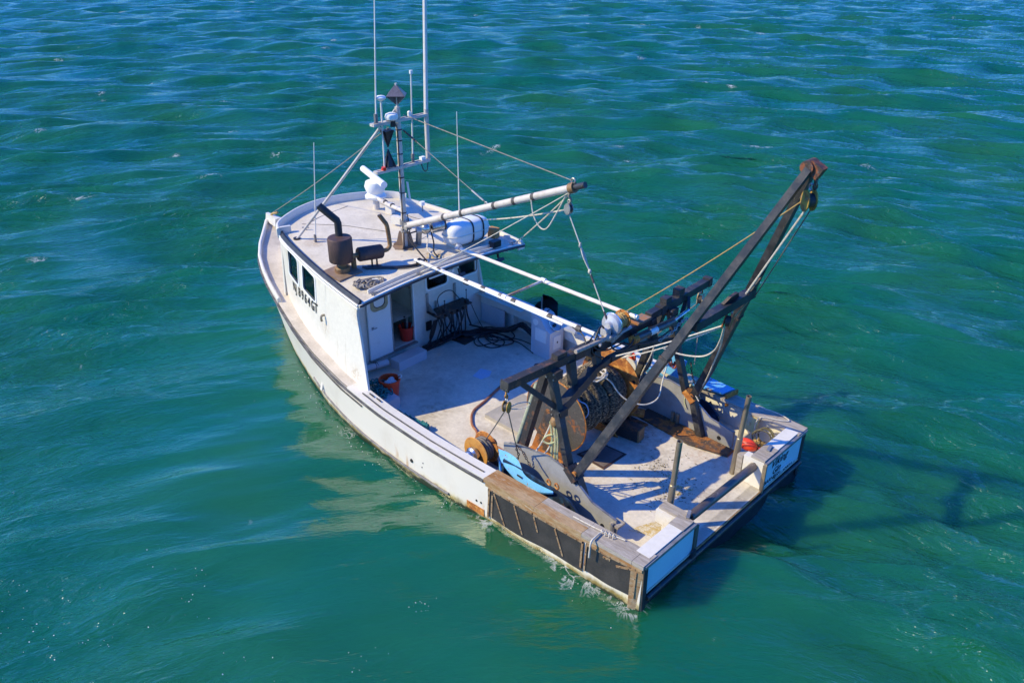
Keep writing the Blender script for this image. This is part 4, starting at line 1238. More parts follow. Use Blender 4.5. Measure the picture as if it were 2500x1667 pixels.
MB().tube(spline([(MX - .03, -.07, 3.3), (MX - .05, -.09, 3.0), (MX - .03, -.08, 2.72), (MX + .3, -.2, mz + .02)], 6), .01, 6).build("cable", hose_m, t)
MB().tube(spline([(MX, -.50, 4.22), (MX - .02, -.54, 4.08), (MX - .02, -.62, 4.06), (MX, -.67, 4.2)], 6), .010, 6).build("cable", hose_m, t)
MB().beam((MX - .1, -.1, 3.6), (MX - .06, -.085, 3.95), .012, .05).build("stay_lever", white_clean, t)
MB().prism([(MX, .06, 5.33), (MX, .22, 5.18), (MX, .06, 5.22)], (.02, 0, 0)).build("lamp_bracket", mastp, t)

def solo_thing(parts, name, label, cat, loc, group=None):
    r = thing(name, label, cat, loc, group)
    for pn, mb, mat in parts: mb.build(pn, mat, r)
    return r
A_, Bp, Cc = (MX, 0, 5.76), (MX, 0, 5.40), (MX, 0, 5.57)
r = thing("radar_reflector", "gray diamond shaped radar reflector on top of the mast", "radar reflector", (MX, 0, 5.36))
for vec in ((.24, .0), (0, .24)):
    q = [(MX + vec[0], vec[1], 5.57), (MX, 0, 5.77), (MX - vec[0], -vec[1], 5.57), (MX, 0, 5.38)]
    n_ = (.008, 0, 0) if vec[0] == 0 else (0, .008, 0)
    MB().prism(q, n_).build("upright_plate", sail_gray, r, smooth=False)
MB().prism([(MX + .24, 0, 5.566), (MX, .24, 5.566), (MX - .24, 0, 5.566), (MX, -.24, 5.566)], (0, 0, .008)).build("level_plate", sail_black, r, smooth=False)
MB().cyl((MX, 0, 5.34), (MX, 0, 5.78), .022, seg=10).build("stem", mastp, r)
for a0, a1 in ((0, 1), (1, 2), (2, 3), (3, 0)):
    P4 = [(MX + .24, 0, 5.57), (MX, .24, 5.57), (MX - .24, 0, 5.57), (MX, -.24, 5.57)]
    if a0 in (1, 2):
        MB().prism([P4[a0], P4[a1], (MX, 0, 5.76)], (0.002, .002, -.004)).build("facet", sail_gray, r, smooth=False)

r = thing("day_shape", "black double cone signal shape hanging between the mast crossarms", "day shape", (MX, .27, 4.3))
for ang in (0.4, 0.4 + PI / 2):
    c_, s_ = math.cos(ang) * .15, math.sin(ang) * .15
    for z0, z1 in ((4.99, 4.65), (4.31, 4.65)):
        MB().prism([(MX + c_, .27 + s_, z0), (MX - c_, .27 - s_, z0), (MX, .27, z1)], (s_ * .05, -c_ * .05, 0)).build("cone_plate", sail_black, r, smooth=False)
for z0, z1 in ((4.985, 4.66), (4.315, 4.64)):
    MB().lathe([(.14, z0 - 4.3), (.0, z1 - 4.3)], (MX, .27, 4.3), (0, 0, 1), 4).build("cone_skin", sail_black, r, smooth=False)
MB().cyl((MX, .27, 4.28), (MX, .27, 5.1), .006, seg=6).build("halyard", rope_white, r)

def whip(name, label, base, top, r0, r1, foot=True, cat="antenna", mat=None, cap=0):
    w = thing(name, label, cat, base)
    MB().cyl(base, top, r0, r1, 8).build("whip", mat or pipew, w)
    b0 = Vector(base)
    if foot:
        MB().cyl(b0, b0 + Vector((0, 0, .16)), r0 * 1.9, seg=8).build("ferrule", rubgray, w)
    if cap: MB().cyl(Vector(top) - Vector((0, 0, .05)), Vector(top) + Vector((0, 0, .01)), cap, seg=10).build("tip", white_clean, w)
    return w
whip("antenna", "very tall thin whip antenna on the port end of the upper crossarm", (MX, .50, 5.15), (MX, .30, 7.9), .018, .009)
whip("antenna", "thick tall white pole antenna on the starboard end of the crossarms", (MX, -.68, 5.22), (MX - .0, -.79, 7.9), .042, .034, foot=False)
whip("antenna", "short capped rod antenna rising between mast and thick white pole", (MX, -.30, 4.28), (MX, -.36, 5.95), .016, .013, cap=.032)
whip("antenna", "whip antenna on the port side of the wheelhouse roof beside the strut", (8.99, 1.18, 2.69), (8.91, 1.03, 4.66), .014, .007)
whip("antenna", "whip antenna on the starboard edge of the wheelhouse roof behind the raft", (8.12, -1.89, 2.57), (8.12, -1.89, 4.91), .015, .007)
r = thing("satellite_antenna", "white mushroom shaped antenna on a thin stem on the upper crossarm", "antenna", (MX, .38, 5.15))
MB().cyl((MX, .38, 4.25), (MX, .36, 5.55), .017, seg=8).build("stem", pipew, r)
MB().lathe([(.02, .36), (.085, .40), (.095, .43), (.07, .455), (0, .47)], (MX, .36, 5.15), (0, 0, 1), 18).build("dome", white_clean, r)
r = thing("mast_light", "round white lamp housing on the upper crossarm beside the mast", "lamp", (MX - .06, .19, 5.13))
MB().lathe([(.05, 0), (.11, .03), (.125, .07), (.11, .12), (.05, .145), (0, .15)], (MX - .06, .19, 5.15), (0, 0, 1), 18).build("housing", white_clean, r)
MB().cyl((MX - .06, .17, 5.04), (MX - .06, .17, 5.14), .05, seg=12).build("lens", hose_m, r)
r = thing("anchor_light", "tiny white lamp on the starboard half of the upper crossarm", "lamp", (MX, -.27, 5.15))
MB().cyl((MX, -.27, 5.14), (MX, -.27, 5.21), .035, seg=12).build("base", white_clean, r)
MB().ball((MX, -.27, 5.22), .037, (1, 1, .8)).build("globe", white_clean, r)
r = thing("crossarm_light", "small white lamp on the starboard end of the lower crossarm", "lamp", (MX, -.54, 4.28))
MB().box((MX, -.54, 4.31), (.08, .10, .06)).build("housing", white_clean, r, bevel=.015)
r = thing("stern_light", "small red lamp on the port end of the lower crossarm", "lamp", (MX - .03, .42, 4.28))
MB().cyl((MX - .03, .42, 4.27), (MX - .03, .42, 4.33), .045, seg=12).build("housing", redp, r)

# radar on its post
r = thing("radar", "white open array radar with a long bar on the front of the roof", "radar", (9.62, -.82, 2.75))
MB().lathe([(.21, .28), (.23, .31), (.17, .37), (.20, .42), (.23, .52), (.20, .62), (.10, .66), (0, .67)], (9.62, -.82, 2.75), (0, 0, 1), 22).build("pedestal", white_clean, r)
MB().tube([(10.28, -1.02, 3.47), (9.98, -.92, 3.47), (9.0, -.60, 3.47)], .072, 12).build("array_bar", white_clean, r)
MB().box((9.62, -.82, 3.02), (.34, .30, .05), rz=.3).build("mount_plate", white_clean, r, bevel=.01)
MB().cyl((9.62, -.82, 2.74), (9.62, -.82, 3.0), .07, seg=12).build("post", mastp, r)
r = thing("roof_beam", "pale horizontal pipe from the radar mount back to the mast foot", "pipe", (9.3, -.9, 2.74))
MB().tube([(9.55, -.80, 3.02), (8.7, -.45, 3.15), (7.70, -.04, 3.36)], .042, 10).build("pipe", mastp, r)
MB().box((9.25, -.90, 2.84), (.16, .13, .22), rz=.3).build("support_block", white, r, bevel=.01)
MB().box((8.55, -.55, 2.83), (.26, .10, .16), rz=.3).build("support_block", white, r, bevel=.01)
for f in (.35, .62): 
    p = Vector((9.55, -.8, 3.02)).lerp(Vector((7.7, -.04, 3.36)), f)
    MB().cyl(p - Vector((.03, -.012, -.005)), p + Vector((.03, -.012, -.005)), .048, seg=10).build("tape", tape, r)
r = thing("roof_lamp", "stubby lamp on a thin stand at the front starboard edge of roof", "lamp", (9.0, -1.60, 2.62))
MB().cyl((9.0, -1.6, 2.60), (9.0, -1.6, 2.80), .014, seg=8).build("stand", galv, r)
MB().cyl((9.0, -1.6, 2.80), (9.0, -1.6, 2.88), .055, seg=12).build("head", white_clean, r)

# boom
r = thing("boom", "pale boom pipe with black bands reaching aft from the mast", "boom", (7.55, 0, 3.12))
b0, b1 = Vector((7.56, 0, 3.10)), Vector((3.38, 0, 4.78))
MB().cyl(b0, b1, .062, .062, 14).build("pipe", mastp, r)
d_ = (b1 - b0).normalized()
MB().cyl(b1 - d_ * .02, b1 + d_ * .24, .05, seg=14).build("end_cap", sail_black, r)
MB().cyl(b1 - d_ * .08, b1 + d_ * .02, .085, seg=14).build("end_collar", rust_tan, r)
for x in (6.43, 5.94, 5.11, 4.64, 4.21):
    p = b0.lerp(b1, (7.56 - x) / 4.18)
    MB().cyl(p - d_ * .035, p + d_ * .035, .066, seg=14).build("band", tape, r)
MB().torus(b1 + Vector((.02, 0, .10)), (0, 1, 0), .04, .014, 12, 6).build("eye", galv, r)
MB().box((7.56, 0, 3.10), (.14, .12, .14)).build("gooseneck", galv, r, bevel=.01)

def block(name, label, c, r_, axis, mat, hang, group=None):
    """pulley block: two cheeks, sheave and hook"""
    o = thing(name, label, "pulley", c, group)
    c = Vector(c); ax = Vector(axis).normalized(); hg = Vector(hang).normalized()
    for s_ in (-1, 1):
        k = ax.cross(hg)
        pr = []
        for i in range(14):
            a = 2 * PI * i / 14
            pr.append(c + ax * s_ * r_ * .42 + k * math.cos(a) * r_ * .85 + hg * math.sin(a) * r_ * 1.25)
        MB().prism(pr, ax * s_ * r_ * .16).build("cheek", mat, o)
    MB().cyl(c - ax * r_ * .36, c + ax * r_ * .36, r_ * .8, seg=16).build("sheave", black_rusty, o)
    MB().torus(c + hg * r_ * 1.55, ax, r_ * .36, r_ * .13, 12, 6).build("shackle", galv, o)
    return o
block("boom_block", "small weathered pulley hanging from the tip of the white boom", (3.47, 0, 4.42), .075, (0, 1, 0), galv, (0, 0, 1))
solo(MB().tube(spline([(3.43, 0, 4.72), (3.46, .02, 4.64), (3.44, -.01, 4.57), (3.47, 0, 4.50)], 4), .022, 6), "boom_strop", rope_dark, "dark strop tying the pulley under the boom tip", "strop")
line("stay", sag((MX - .02, -.12, 5.2), b1 + Vector((.03, 0, .1)), .0), .008, rope_dark, "pale wire stay from the top of the mast to the boom tip", "stay")
r = thing("boom_stay", "lower stay with black insulators from the mast to the middle of boom", "stay", (MX, -.04, 4.95))
s0, s1 = Vector((MX - .03, -.06, 4.95)), Vector((5.33, 0, 4.08))
MB().cyl(s0, s1, .0065, seg=6).build("wire", rope_dark, r)
MB().cyl(s0.lerp(s1, .02), s0.lerp(s1, .18), .017, seg=8).build("insulator", tape, r)
MB().cyl(s0.lerp(s1, .84), s0.lerp(s1, .97), .016, seg=8).build("turnbuckle", galv, r)
MB().torus(s1 + Vector((0, 0, -.02)), (0, 1, 0), .035, .012, 10, 6).build("eye", galv, r)
line("forestay", sag((12.74, 0, 2.08), (MX + .03, .2, 5.02), .05), .008, rope_dark, "thin wire stay from the bow post up to the mast", "stay")
solo(MB().tube(spline([(12.77, 0, 2.03), (12.62, .01, 2.12), (12.50, .01, 2.16), (12.40, .01, 2.20)], 4), .025, 6), "stay_lashing", rope_yellow, "rusty lashing tying the stay to the bow post", "lashing")
line("rope", sag((3.44, 0, 4.68), (6.50, -1.98, 2.50), .02), .012, rope_white, "white rope from the boom tip to the starboard aft corner of the roof", smooth_pts=0)
line("rope", sag((3.46, .02, 4.68), (6.5, .62, 2.60), .03), .010, rope_white, "thin pale rope from the boom tip down to the aft edge of the roof")
line("rope", sag((3.50, 0, 4.40), (8.05, -1.93, 2.62), .06), .014, rope_white, "white rope from the hanging boom pulley to the starboard roof edge")
line("rope", spline([(4.22, 0.06, 4.40), (4.16, .06, 4.15), (4.02, .05, 3.98), (3.88, .04, 4.0), (3.72, .03, 4.25), (3.50, .02, 4.66)], 6), .012, rope_white, "slack white rope loop hanging under the outer end of the boom")
r = thing("boom_winch", "small metal winch hung under the mast end of the boom", "winch", (7.3, -.30, 2.75))
MB().cyl((7.28, -.38, 3.04), (7.20, -.62, 3.06), .125, seg=18).build("drum", chrome, r)
MB().cyl((7.20, -.62, 3.06), (7.19, -.645, 3.06), .14, seg=18).build("flange", sail_black, r)
MB().ball((7.33, -.28, 3.03), .115, (1, 1, 1)).build("gearbox", chrome, r)
MB().cyl((7.36, -.20, 3.02), (7.40, -.10, 3.02), .06, seg=12).build("motor", castgray, r)
MB().cyl((7.55, -.26, 2.66), (7.45, -.22, 3.05), .06, seg=12).build("bracket", galv, r)
for i, pts in enumerate(([(7.40, -.12, 3.0), (7.38, .12, 2.98), (7.1, .2, 2.85), (6.80, .16, 2.62)], [(7.30, -.30, 2.94), (7.12, -.14, 2.86), (6.98, -.02, 2.75), (6.75, -.02, 2.64)], [(7.26, -.36, 2.95), (7.08, -.26, 2.80), (6.9, -.10, 2.72), (6.73, -.06, 2.66)])):
    line("winch_hose", pts, .014, rope_white if i == 1 else hose_m, ["black hose loop running from the boom winch down to the long pipe", "pale hose running from the boom winch to the roof edge", "black hose hanging below the boom winch beside the pale hose"][i], "hose", smooth_pts=6)

# exhausts
ez = roofz(7.6, 1.55)
r = thing("exhaust_stack", "rusty brown drum silencer with black bent stack pipe on the roof", "exhaust", (7.58, 1.55, ez))
MB().prism([(7.30, 1.30, ez - .02), (7.86, 1.30, ez - .0), (7.86, 1.82, ez - .03), (7.30, 1.82, ez - .05)], (0, 0, .045)).build("base_plate", brownm, r)
MB().lathe([(.14, 0), (.145, .10), (.12, .12), (.09, .13), (.09, .22)], (7.58, 1.55, ez), (0, 0, 1), 22).build("collar", rust_tan, r)
MB().lathe([(.10, .20), (.215, .225), (.225, .24), (.225, .66), (.21, .685), (0, .69)], (7.58, 1.55, ez), (0, 0, 1), 28).build("drum", rust_brown, r)
MB().tube([(7.66, 1.50, ez + .68), (7.66, 1.50, ez + .92), (7.665, 1.51, ez + .97), (7.88, 1.72, ez + 1.25)], .068, 14).build("stack_pipe", soot, r)
MB().cyl((7.88, 1.72, ez + 1.248), (7.882, 1.722, ez + 1.2525), .058, seg=14).build("pipe_mouth", ink, r)
MB().cyl((7.55, 1.31, ez + .02), (7.55, 1.31, ez + .22), .05, seg=12).build("side_outlet", rust_tan, r)
mz_ = roofz(7.3, 1.05)
r = thing("muffler", "rusty horizontal muffler with curved tan exhaust pipe on the roof", "muffler", (7.34, 1.0, mz_))
MB().lathe([(.0, 0), (.12, .01), (.135, .03), (.135, .47), (.12, .49), (0, .50)], (7.42, 1.30, mz_ + .30), (-.22, -.97, -.06), 22).build("barrel", rust_brown, r)
MB().cyl((7.43, 1.42, mz_ + .30), (7.41, 1.29, mz_ + .30), .045, seg=12).build("inlet_pipe", rust_tan, r)
MB().tube(spline([(7.31, .82, mz_ + .27), (7.30, .72, mz_ + .27), (7.30, .65, mz_ + .31), (7.31, .63, mz_ + .40), (7.32, .66, mz_ + .72), (7.35, .70, mz_ + .82), (7.40, .76, mz_ + .94)], 5), .042, 12).build("tail_pipe", rust_tan, r)
MB().cyl((7.40, .76, mz_ + .937), (7.4013, .7615, mz_ + .943), .036, seg=12).build("pipe_mouth", ink, r)
for dx, dy in ((0, 0), (.03, .09)):
    MB().beam((7.33 + dx, .94 + dy, mz_), (7.33 + dx, .94 + dy, mz_ + .20), .03, .015).build("leg", black_rusty, r)
MB().beam((7.28, .88, mz_ + .008), (7.42, 1.10, mz_ + .014), .03, .014).build("foot", black_rusty, r)
for i, k in enumerate((0, .05, .10)):
    line("roof_hose", [(7.45 - k, 1.20, roofz(7.4, 1.2) + .02), (7.22 - k, .95, roofz(7.2, .95) + .02), (6.98 - k, .70, roofz(7, .7) + .02), (6.83 - k * .6, .42, roofz(6.8, .4) + .03), (6.78, .2, 2.68)], .015, hose_m, "black hose lying on the roof between muffler and long pipe", "hose", "hoses across the roof", smooth_pts=6)

# life raft canister
rz0 = roofz(7.1, -1.1)
r = thing("life_raft", "white life raft canister strapped down on the aft roof", "life raft", (7.06, -1.10, rz0))
cx, cy, cz = 7.06, -1.10, rz0 + .27
MB().ball((cx, cy, cz + .005), .30, (.80, 1.78, .80), 30, 18, .62).build("canister", white_clean, r)
mb = MB()
for k in range(-3, 4):
    if k == 0: continue
pts = []
for k in range(40):
    a = 2 * PI * k / 40
    sg = lambda v: math.copysign(abs(v) ** .62, v)
    pts.append((cx + .245 * sg(math.cos(a)), cy + .545 * sg(math.sin(a)), cz))
MB().tube(pts, .012, 6, closed=True).build("seam", white, r)
for dy in (.02, -.26):
    pts = []
    for k in range(28):
        a = 2 * PI * k / 28
        sg = lambda v: math.copysign(abs(v) ** .62, v)
        kk = 1.0 if abs(dy) < .1 else .985
        pts.append((cx + .252 * sg(math.cos(a)) * kk, cy + dy, cz + .252 * sg(math.sin(a)) * kk))
    mb = MB()
    rings = []
    for p in pts: rings.append([mb.bm.verts.new(Vector(p) + Vector((0, s_, 0))) for s_ in (-.017, .017)])
    for i in range(len(pts)):
        A, B = rings[i], rings[(i + 1) % len(pts)]
        mb.bm.faces.new([A[0], A[1], B[1], B[0]])
    o = mb.build("strap", hose_m, r)
    o.modifiers.new("thickness", 'SOLIDIFY').thickness = .006
for y in (-.74, -1.42):
    MB().box((cx, y, rz0 + .035), (.52, .07, .07)).build("cradle", white, r, bevel=.01)
MB().cyl((6.80, -.62, rz0 + .06), (6.78, -.66, rz0 + .15), .06, .06, 14).build("release_unit", castgray, r)

for i, (dz, rz) in enumerate(((0, .12), (.105, .18))):
    z = roofz(7.0, -1.82)
    solo(MB().box((7.0, -1.82, z + .052 + dz), (.20, .15, .10), rz=rz), "timber_block", brick_m, ["orange brown timber block, lower of two on the roof corner", "orange brown timber block, upper of two on the roof corner"][i], "wood block", bevel=.006)
r = thing("flood_light", "black box lamp standing on the aft edge of the roof", "lamp", (6.55, -1.41, 2.52))
MB().box((6.55, -1.41, 2.62), (.14, .22, .13)).build("housing", sail_black, r, bevel=.01)
MB().box((6.475, -1.41, 2.62), (.006, .18, .09)).build("lens", hose_m, r)
for y, lb in ((-1.36, "black flood lamp hanging under the roof edge near the starboard corner"), (-.30, "black flood lamp hanging under the roof edge in front of a window")):
    r = thing("flood_light", lb, "lamp", (6.42, y, 2.42))
    MB().beam((6.42, y, 2.45), (6.40, y, 2.36), .02, .05).build("bracket", black, r)
    MB().box((6.38, y, 2.32), (.10, .20, .07), ry=.6).build("housing", sail_black, r, bevel=.008)
r = thing("tube_light", "white tube lamp under the middle of the roof edge", "lamp", (6.45, .1, 2.46))
MB().cyl((6.44, -.12, 2.45), (6.44, .42, 2.45), .018, seg=8).build("tube", white_clean, r)
MB().box((6.44, -.15, 2.445), (.06, .06, .06)).build("end_box", white_clean, r, bevel=.008)

def tangle(c, ax, ay, az, n, rnd, zf=None):
    """a heap of loops as one running line"""
    pts = []
    x0 = rnd.uniform(0, 6)
    for i in range(n):
        a = i * 0.62 + rnd.uniform(-.15, .15); k = rnd.uniform(.35, 1.0)
        ox, oy = math.sin(i * .37 + x0) * .35, math.cos(i * .29 + x0) * .35
        pts.append((c[0] + ax * (k * math.cos(a) + ox) * .75, c[1] + ay * (k * math.sin(a) + oy) * .75, c[2] + az * rnd.random() * (1 - .6 * k)))
    return spline(pts, 5)
rnd = random.Random(21)
r = thing("rope_heap", "dirty tan rope heaped on the port aft corner of the roof", "rope", (6.82, 1.62, 2.52))
for k in range(2): MB().tube(tangle((6.84, 1.55, roofz(6.84, 1.55) + .018), .24, .36, .10, 46, rnd), .014, 6).build("strand", rope_dark, r)

# long pipes from roof to gantry
PA0, PA1 = Vector((6.86, .40, 2.70)), Vector((2.46, .46, 2.74))
r = thing("long_pipe", "long pale pipe with dark bands from the roof aft to the gantry", "pipe", PA0)
MB().cyl(PA0, PA1, .036, seg=12).build("pipe", pipew, r)
MB().cyl(PA0 + Vector((-.05, .05, .03)), PA0.lerp(PA1, .86) + Vector((0, .058, -.03)), .020, seg=8).build("conduit", white_clean, r)
for f in (.16, .33, .43, .53, .60, .79, .93):
    p = PA0.lerp(PA1, f)
    MB().cyl(p - Vector((.045, -.012, .01)), p + Vector((.045, .012, -.01)), .052, seg=12).build("band", rubgray if f in (.53,) else tape, r)
MB().beam((6.62, .40, 2.58), (6.62, .40, 2.70), .05, .05).build("support", galv, r)
MB().torus((6.74, .40, 2.70), (1, 0, 0), .055, .018, 14, 6).build("clamp", hose_m, r)
PB0, PB1 = Vector((6.70, -.62, 2.68)), Vector((2.42, -.52, 2.72))
r = thing("long_pipe", "plain pale pipe from the raft aft to the starboard half of gantry", "pipe", PB0)
MB().cyl(PB0, PB1, .036, seg=12).build("pipe", pipew, r)
MB().cyl(PB1, PB1 + (PB1 - PB0).normalized() * .06, .042, seg=12).build("end_cap", white_clean, r)
MB().cyl(PB1 - (PB1 - PB0).normalized() * .14, PB1 - (PB1 - PB0).normalized() * .10, .042, seg=12).build("band", tape, r)
MB().beam((6.62, -.62, 2.58), (6.62, -.62, 2.66), .05, .05).build("support", white_clean, r)
r = thing("cross_pipe", "short rust streaked pipe joining the two long pale pipes", "pipe", (4.46, .4, 2.72))
MB().cyl((4.45, .42, 2.72), (4.47, -.56, 2.71), .024, seg=10).build("pipe", M("rust_streak_pipe", (.74, .68, .60), (.40, .17, .05), 4, .42, .58, rough=.5, stretch=(1, .4, 1)), r)
for p in ((4.45, .44, 2.72), (4.47, -.57, 2.71)):
    MB().cyl((p[0] - .05, p[1], p[2]), (p[0] + .05, p[1], p[2]), .048, seg=12).build("clamp", white_clean, r)

# ------------------------------------------------------------------ cockpit gear by the bulkhead
r = thing("valve_bank", "dark shelf of hydraulic valves with levers on the white bulkhead", "valve bank", (7.5, -.95, 1.05))
MB().prism([(7.60, -.42, 1.06), (7.60, -1.45, 1.06), (7.30, -1.45, 1.04), (7.30, -.42, 1.04)], (0, 0, .022)).build("shelf", black_rusty, r, bevel=.004)
for y in (-.47, -1.24):
    MB().beam((7.612, y, 1.05), (7.612, y, 1.48), .055, .02, up=(1, 0, 0)).build("bracket", galv, r, bevel=.004)
MB().prism([(7.60, -.47, 1.08), (7.60, -.47, 1.28), (7.34, -.47, 1.08)], (0, -.012, 0)).build("gusset", galv, r)
MB().beam((7.612, -.70, 1.08), (7.612, -.70, 1.24), .045, .02, up=(1, 0, 0)).build("bracket", galv, r)
for y in (-.62, -.80, -.98, -1.14, -1.30):
    MB().box((7.40, y, .99), (.11, .10, .12)).build("valve", black_rusty, r, bevel=.008)
for y, h in ((-.72, .24), (-1.34, .30)):
    MB().cyl((7.36, y, 1.05), (7.36, y, 1.06 + h), .008, seg=6).ball((7.36, y, 1.07 + h), .018, (1, 1, 1), 8, 6).build("lever", hose_m, r)
    MB().box((7.36, y, 1.09), (.08, .07, .12)).build("valve", black, r, bevel=.008)
MB().box((7.60, -.47, .74), (.03, .14, .20)).build("junction_box", hose_m, r, bevel=.005)
rnd = random.Random(4)
floor_pts = [(7.45, -.28), (7.46, -.76), (7.50, -1.03), (7.46, -1.48), (6.98, -1.30), (6.72, -1.55), (6.66, -1.8), (6.9, -2.0)]
for i in range(16):
    y0 = -.55 - .055 * i + rnd.uniform(-.02, .02)
    x1 = 7.38 + rnd.uniform(-.10, .12); y1 = y0 + rnd.uniform(-.25, .2)
    y2 = -1.0 - rnd.uniform(0, .5)
    pts = [(7.40, y0, .94), (7.36 + rnd.uniform(-.03, .03), y0 + rnd.uniform(-.03, .03), .75), (x1, y1, .42), (x1 - .05 + rnd.uniform(-.05, .05), (y1 + y2) / 2, DECK + .03 + rnd.uniform(0, .12)),
           (7.25 + rnd.uniform(-.15, .15), y2 - .2, DECK + .03 + rnd.uniform(0, .10)), (7.0 + rnd.uniform(-.2, .2), -1.65 + rnd.uniform(-.15, .1), DECK + .03 + rnd.uniform(0, .12)),
           (6.62 + rnd.uniform(-.12, .1), -1.85 + rnd.uniform(-.1, .05), .44 + rnd.uniform(0, .1)), (6.35, -2.02 + rnd.uniform(-.03, .05), .66 + rnd.uniform(-.05, .05)), (6.0, -2.05, .50 + rnd.uniform(-.08, .1)), (5.75, -2.1, .46)]
    line("hydraulic_hose", pts, rnd.choice([.013, .015, .018]), hose_m, "black hydraulic hose hanging from the valve shelf and trailing over the deck", "hose", "black hydraulic hoses below the valve shelf", seg=7, smooth_pts=5)
for i in range(4):
    pts = [(7.42, -.56 + .03 * i, .92), (7.44, -.45 + .03 * i, .6), (7.47, -.33 - .02 * i, .42), (7.44, -.24 - .03 * i, DECK + .03), (7.36, -.60, DECK + .04 + .02 * i), (7.42, -1.0, DECK + .05 + .02 * i), (7.40, -1.35, DECK + .06)]
    line("hydraulic_hose", pts, .018, hose_m, "black hydraulic hose bent down to the foot of the white bulkhead", "hose", "black hydraulic hoses at the foot of the bulkhead", seg=7, smooth_pts=5)
for i, (cx, cy, rx, ry) in enumerate(((6.72, -1.45, .30, .24), (6.65, -1.62, .36, .22), (6.78, -1.36, .22, .28), (6.70, -1.72, .28, .30))):
    pts = [(cx + rx * math.cos(a) + .02 * math.sin(3 * a), cy + ry * math.sin(a), DECK + .025 + .02 * i + .02 * math.sin(2 * a + i)) for a in np.linspace(.3 * i, 2 * PI * 1.02 + .3 * i, 30)]
    line("hydraulic_hose", pts, .014, hose_m, "black hydraulic hose coiled in a loop on the shaded deck", "hose", "black hose loops on the deck", seg=7)
for i in range(2):
    line("deck_cable", [(6.66, -1.80 + .1 * i, DECK + .02), (6.3, -1.95 + .12 * i, DECK + .02), (5.9, -1.95 + .20 * i, DECK + .02), (5.72, -1.90 + .2 * i, DECK + .02)], .009, hose_m, ["thin black cable along the bulwark foot to the console", "thin black cable on the open deck to the console"][i], "cable", smooth_pts=5)
line("cable", [(7.36, -1.40, 1.05), (7.40, -1.52, .95), (7.38, -1.62, .70), (7.2, -1.66, .42), (6.9, -1.62, DECK + .02), (6.72, -1.5, DECK + .02)], .008, hose_m, "thin cable slanting from the right end of valve shelf to deck", "cable", smooth_pts=6)
line("cable", [(7.40, -.62, 1.07), (7.50, -.66, 1.34), (7.50, -.86, 1.44), (7.50, -1.05, 1.40), (7.58, -1.22, 1.24), (7.55, -1.34, 1.08)], .010, hose_m, "blue black cable arching over the valve shelf", "cable", smooth_pts=6)
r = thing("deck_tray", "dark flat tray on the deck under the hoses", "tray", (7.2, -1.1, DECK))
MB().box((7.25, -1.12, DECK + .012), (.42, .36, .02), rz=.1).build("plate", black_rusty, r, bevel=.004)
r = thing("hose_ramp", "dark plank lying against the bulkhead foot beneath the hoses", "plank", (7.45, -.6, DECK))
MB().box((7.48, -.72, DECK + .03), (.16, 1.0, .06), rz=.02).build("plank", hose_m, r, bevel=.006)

# steering console
r = thing("steering_console", "gray deck console with hatches against the starboard bulwark", "console", (5.52, -1.95, DECK))
y0_, y1_ = -1.72, -2.14
prof = [(5.80, DECK), (5.80, 1.20), (5.70, 1.22), (5.56, 1.18), (5.40, .98), (5.28, .92), (5.28, DECK)]
MB().prism([(x, y0_, z) for x, z in prof], (0, y1_ - y0_, 0)).build("body", console_m, r, bevel=.015)
MB().box((5.53, y0_ + .006, .80), (.30, .012, .28)).build("access_plate", white_clean, r, bevel=.003)
MB().cyl((5.68, y0_ - .002, 1.06), (5.68, y0_ + .012, 1.06), .07, seg=20).build("inspection_plate", white_clean, r)
MB().box((5.274, -1.94, .66), (.012, .22, .30)).build("hatch", white_clean, r, bevel=.004)
MB().box((5.266, -1.94, .66), (.008, .03, .04)).build("latch", ink, r)
MB().torus((5.36, -1.96, 1.02), (-.55, 0, .6), .14, .012, 24, 6).build("steering_wheel", chrome, r)
MB().cyl((5.42, -1.96, .96), (5.36, -1.96, 1.02), .035, seg=12).build("hub", black, r)
for dx in (0, -.12): MB().tube([(5.66 + dx, -1.90, 1.2), (5.64 + dx, -1.90, 1.3), (5.60 + dx, -1.91, 1.34)], .012, 6).build("lever", sail_black, r)
MB().box((5.62, -1.9, 1.24), (.22, .12, .05)).build("lever_base", castgray, r, bevel=.01)
MB().prism([(5.92, -2.18, 1.0), (5.92, -2.18, 1.46), (5.66, -2.18, 1.47), (5.50, -2.18, 1.40), (5.50, -2.18, 1.0)], (0, -.01, 0)).build("clear_shield", plexi, r)
MB().prism([(6.16, -2.14, 1.05), (6.02, -2.15, 1.26), (5.925, -2.165, 1.30), (5.925, -2.165, 1.02)], (0, -.01, 0)).build("clear_shield", plexi, r)
MB().beam((5.92, -2.165, 1.12), (5.92, -2.165, 1.40), .02, .03).build("shield_post", galv, r)
solo(MB().box((5.02, -2.10, .98), (.28, .18, .05), rz=.05).box((5.02, -2.2, 1.04), (.28, .02, .12)), "instrument_tray", castgray, "gray tray fixed beside the steering wheel on the starboard rail", "tray", bevel=.006)

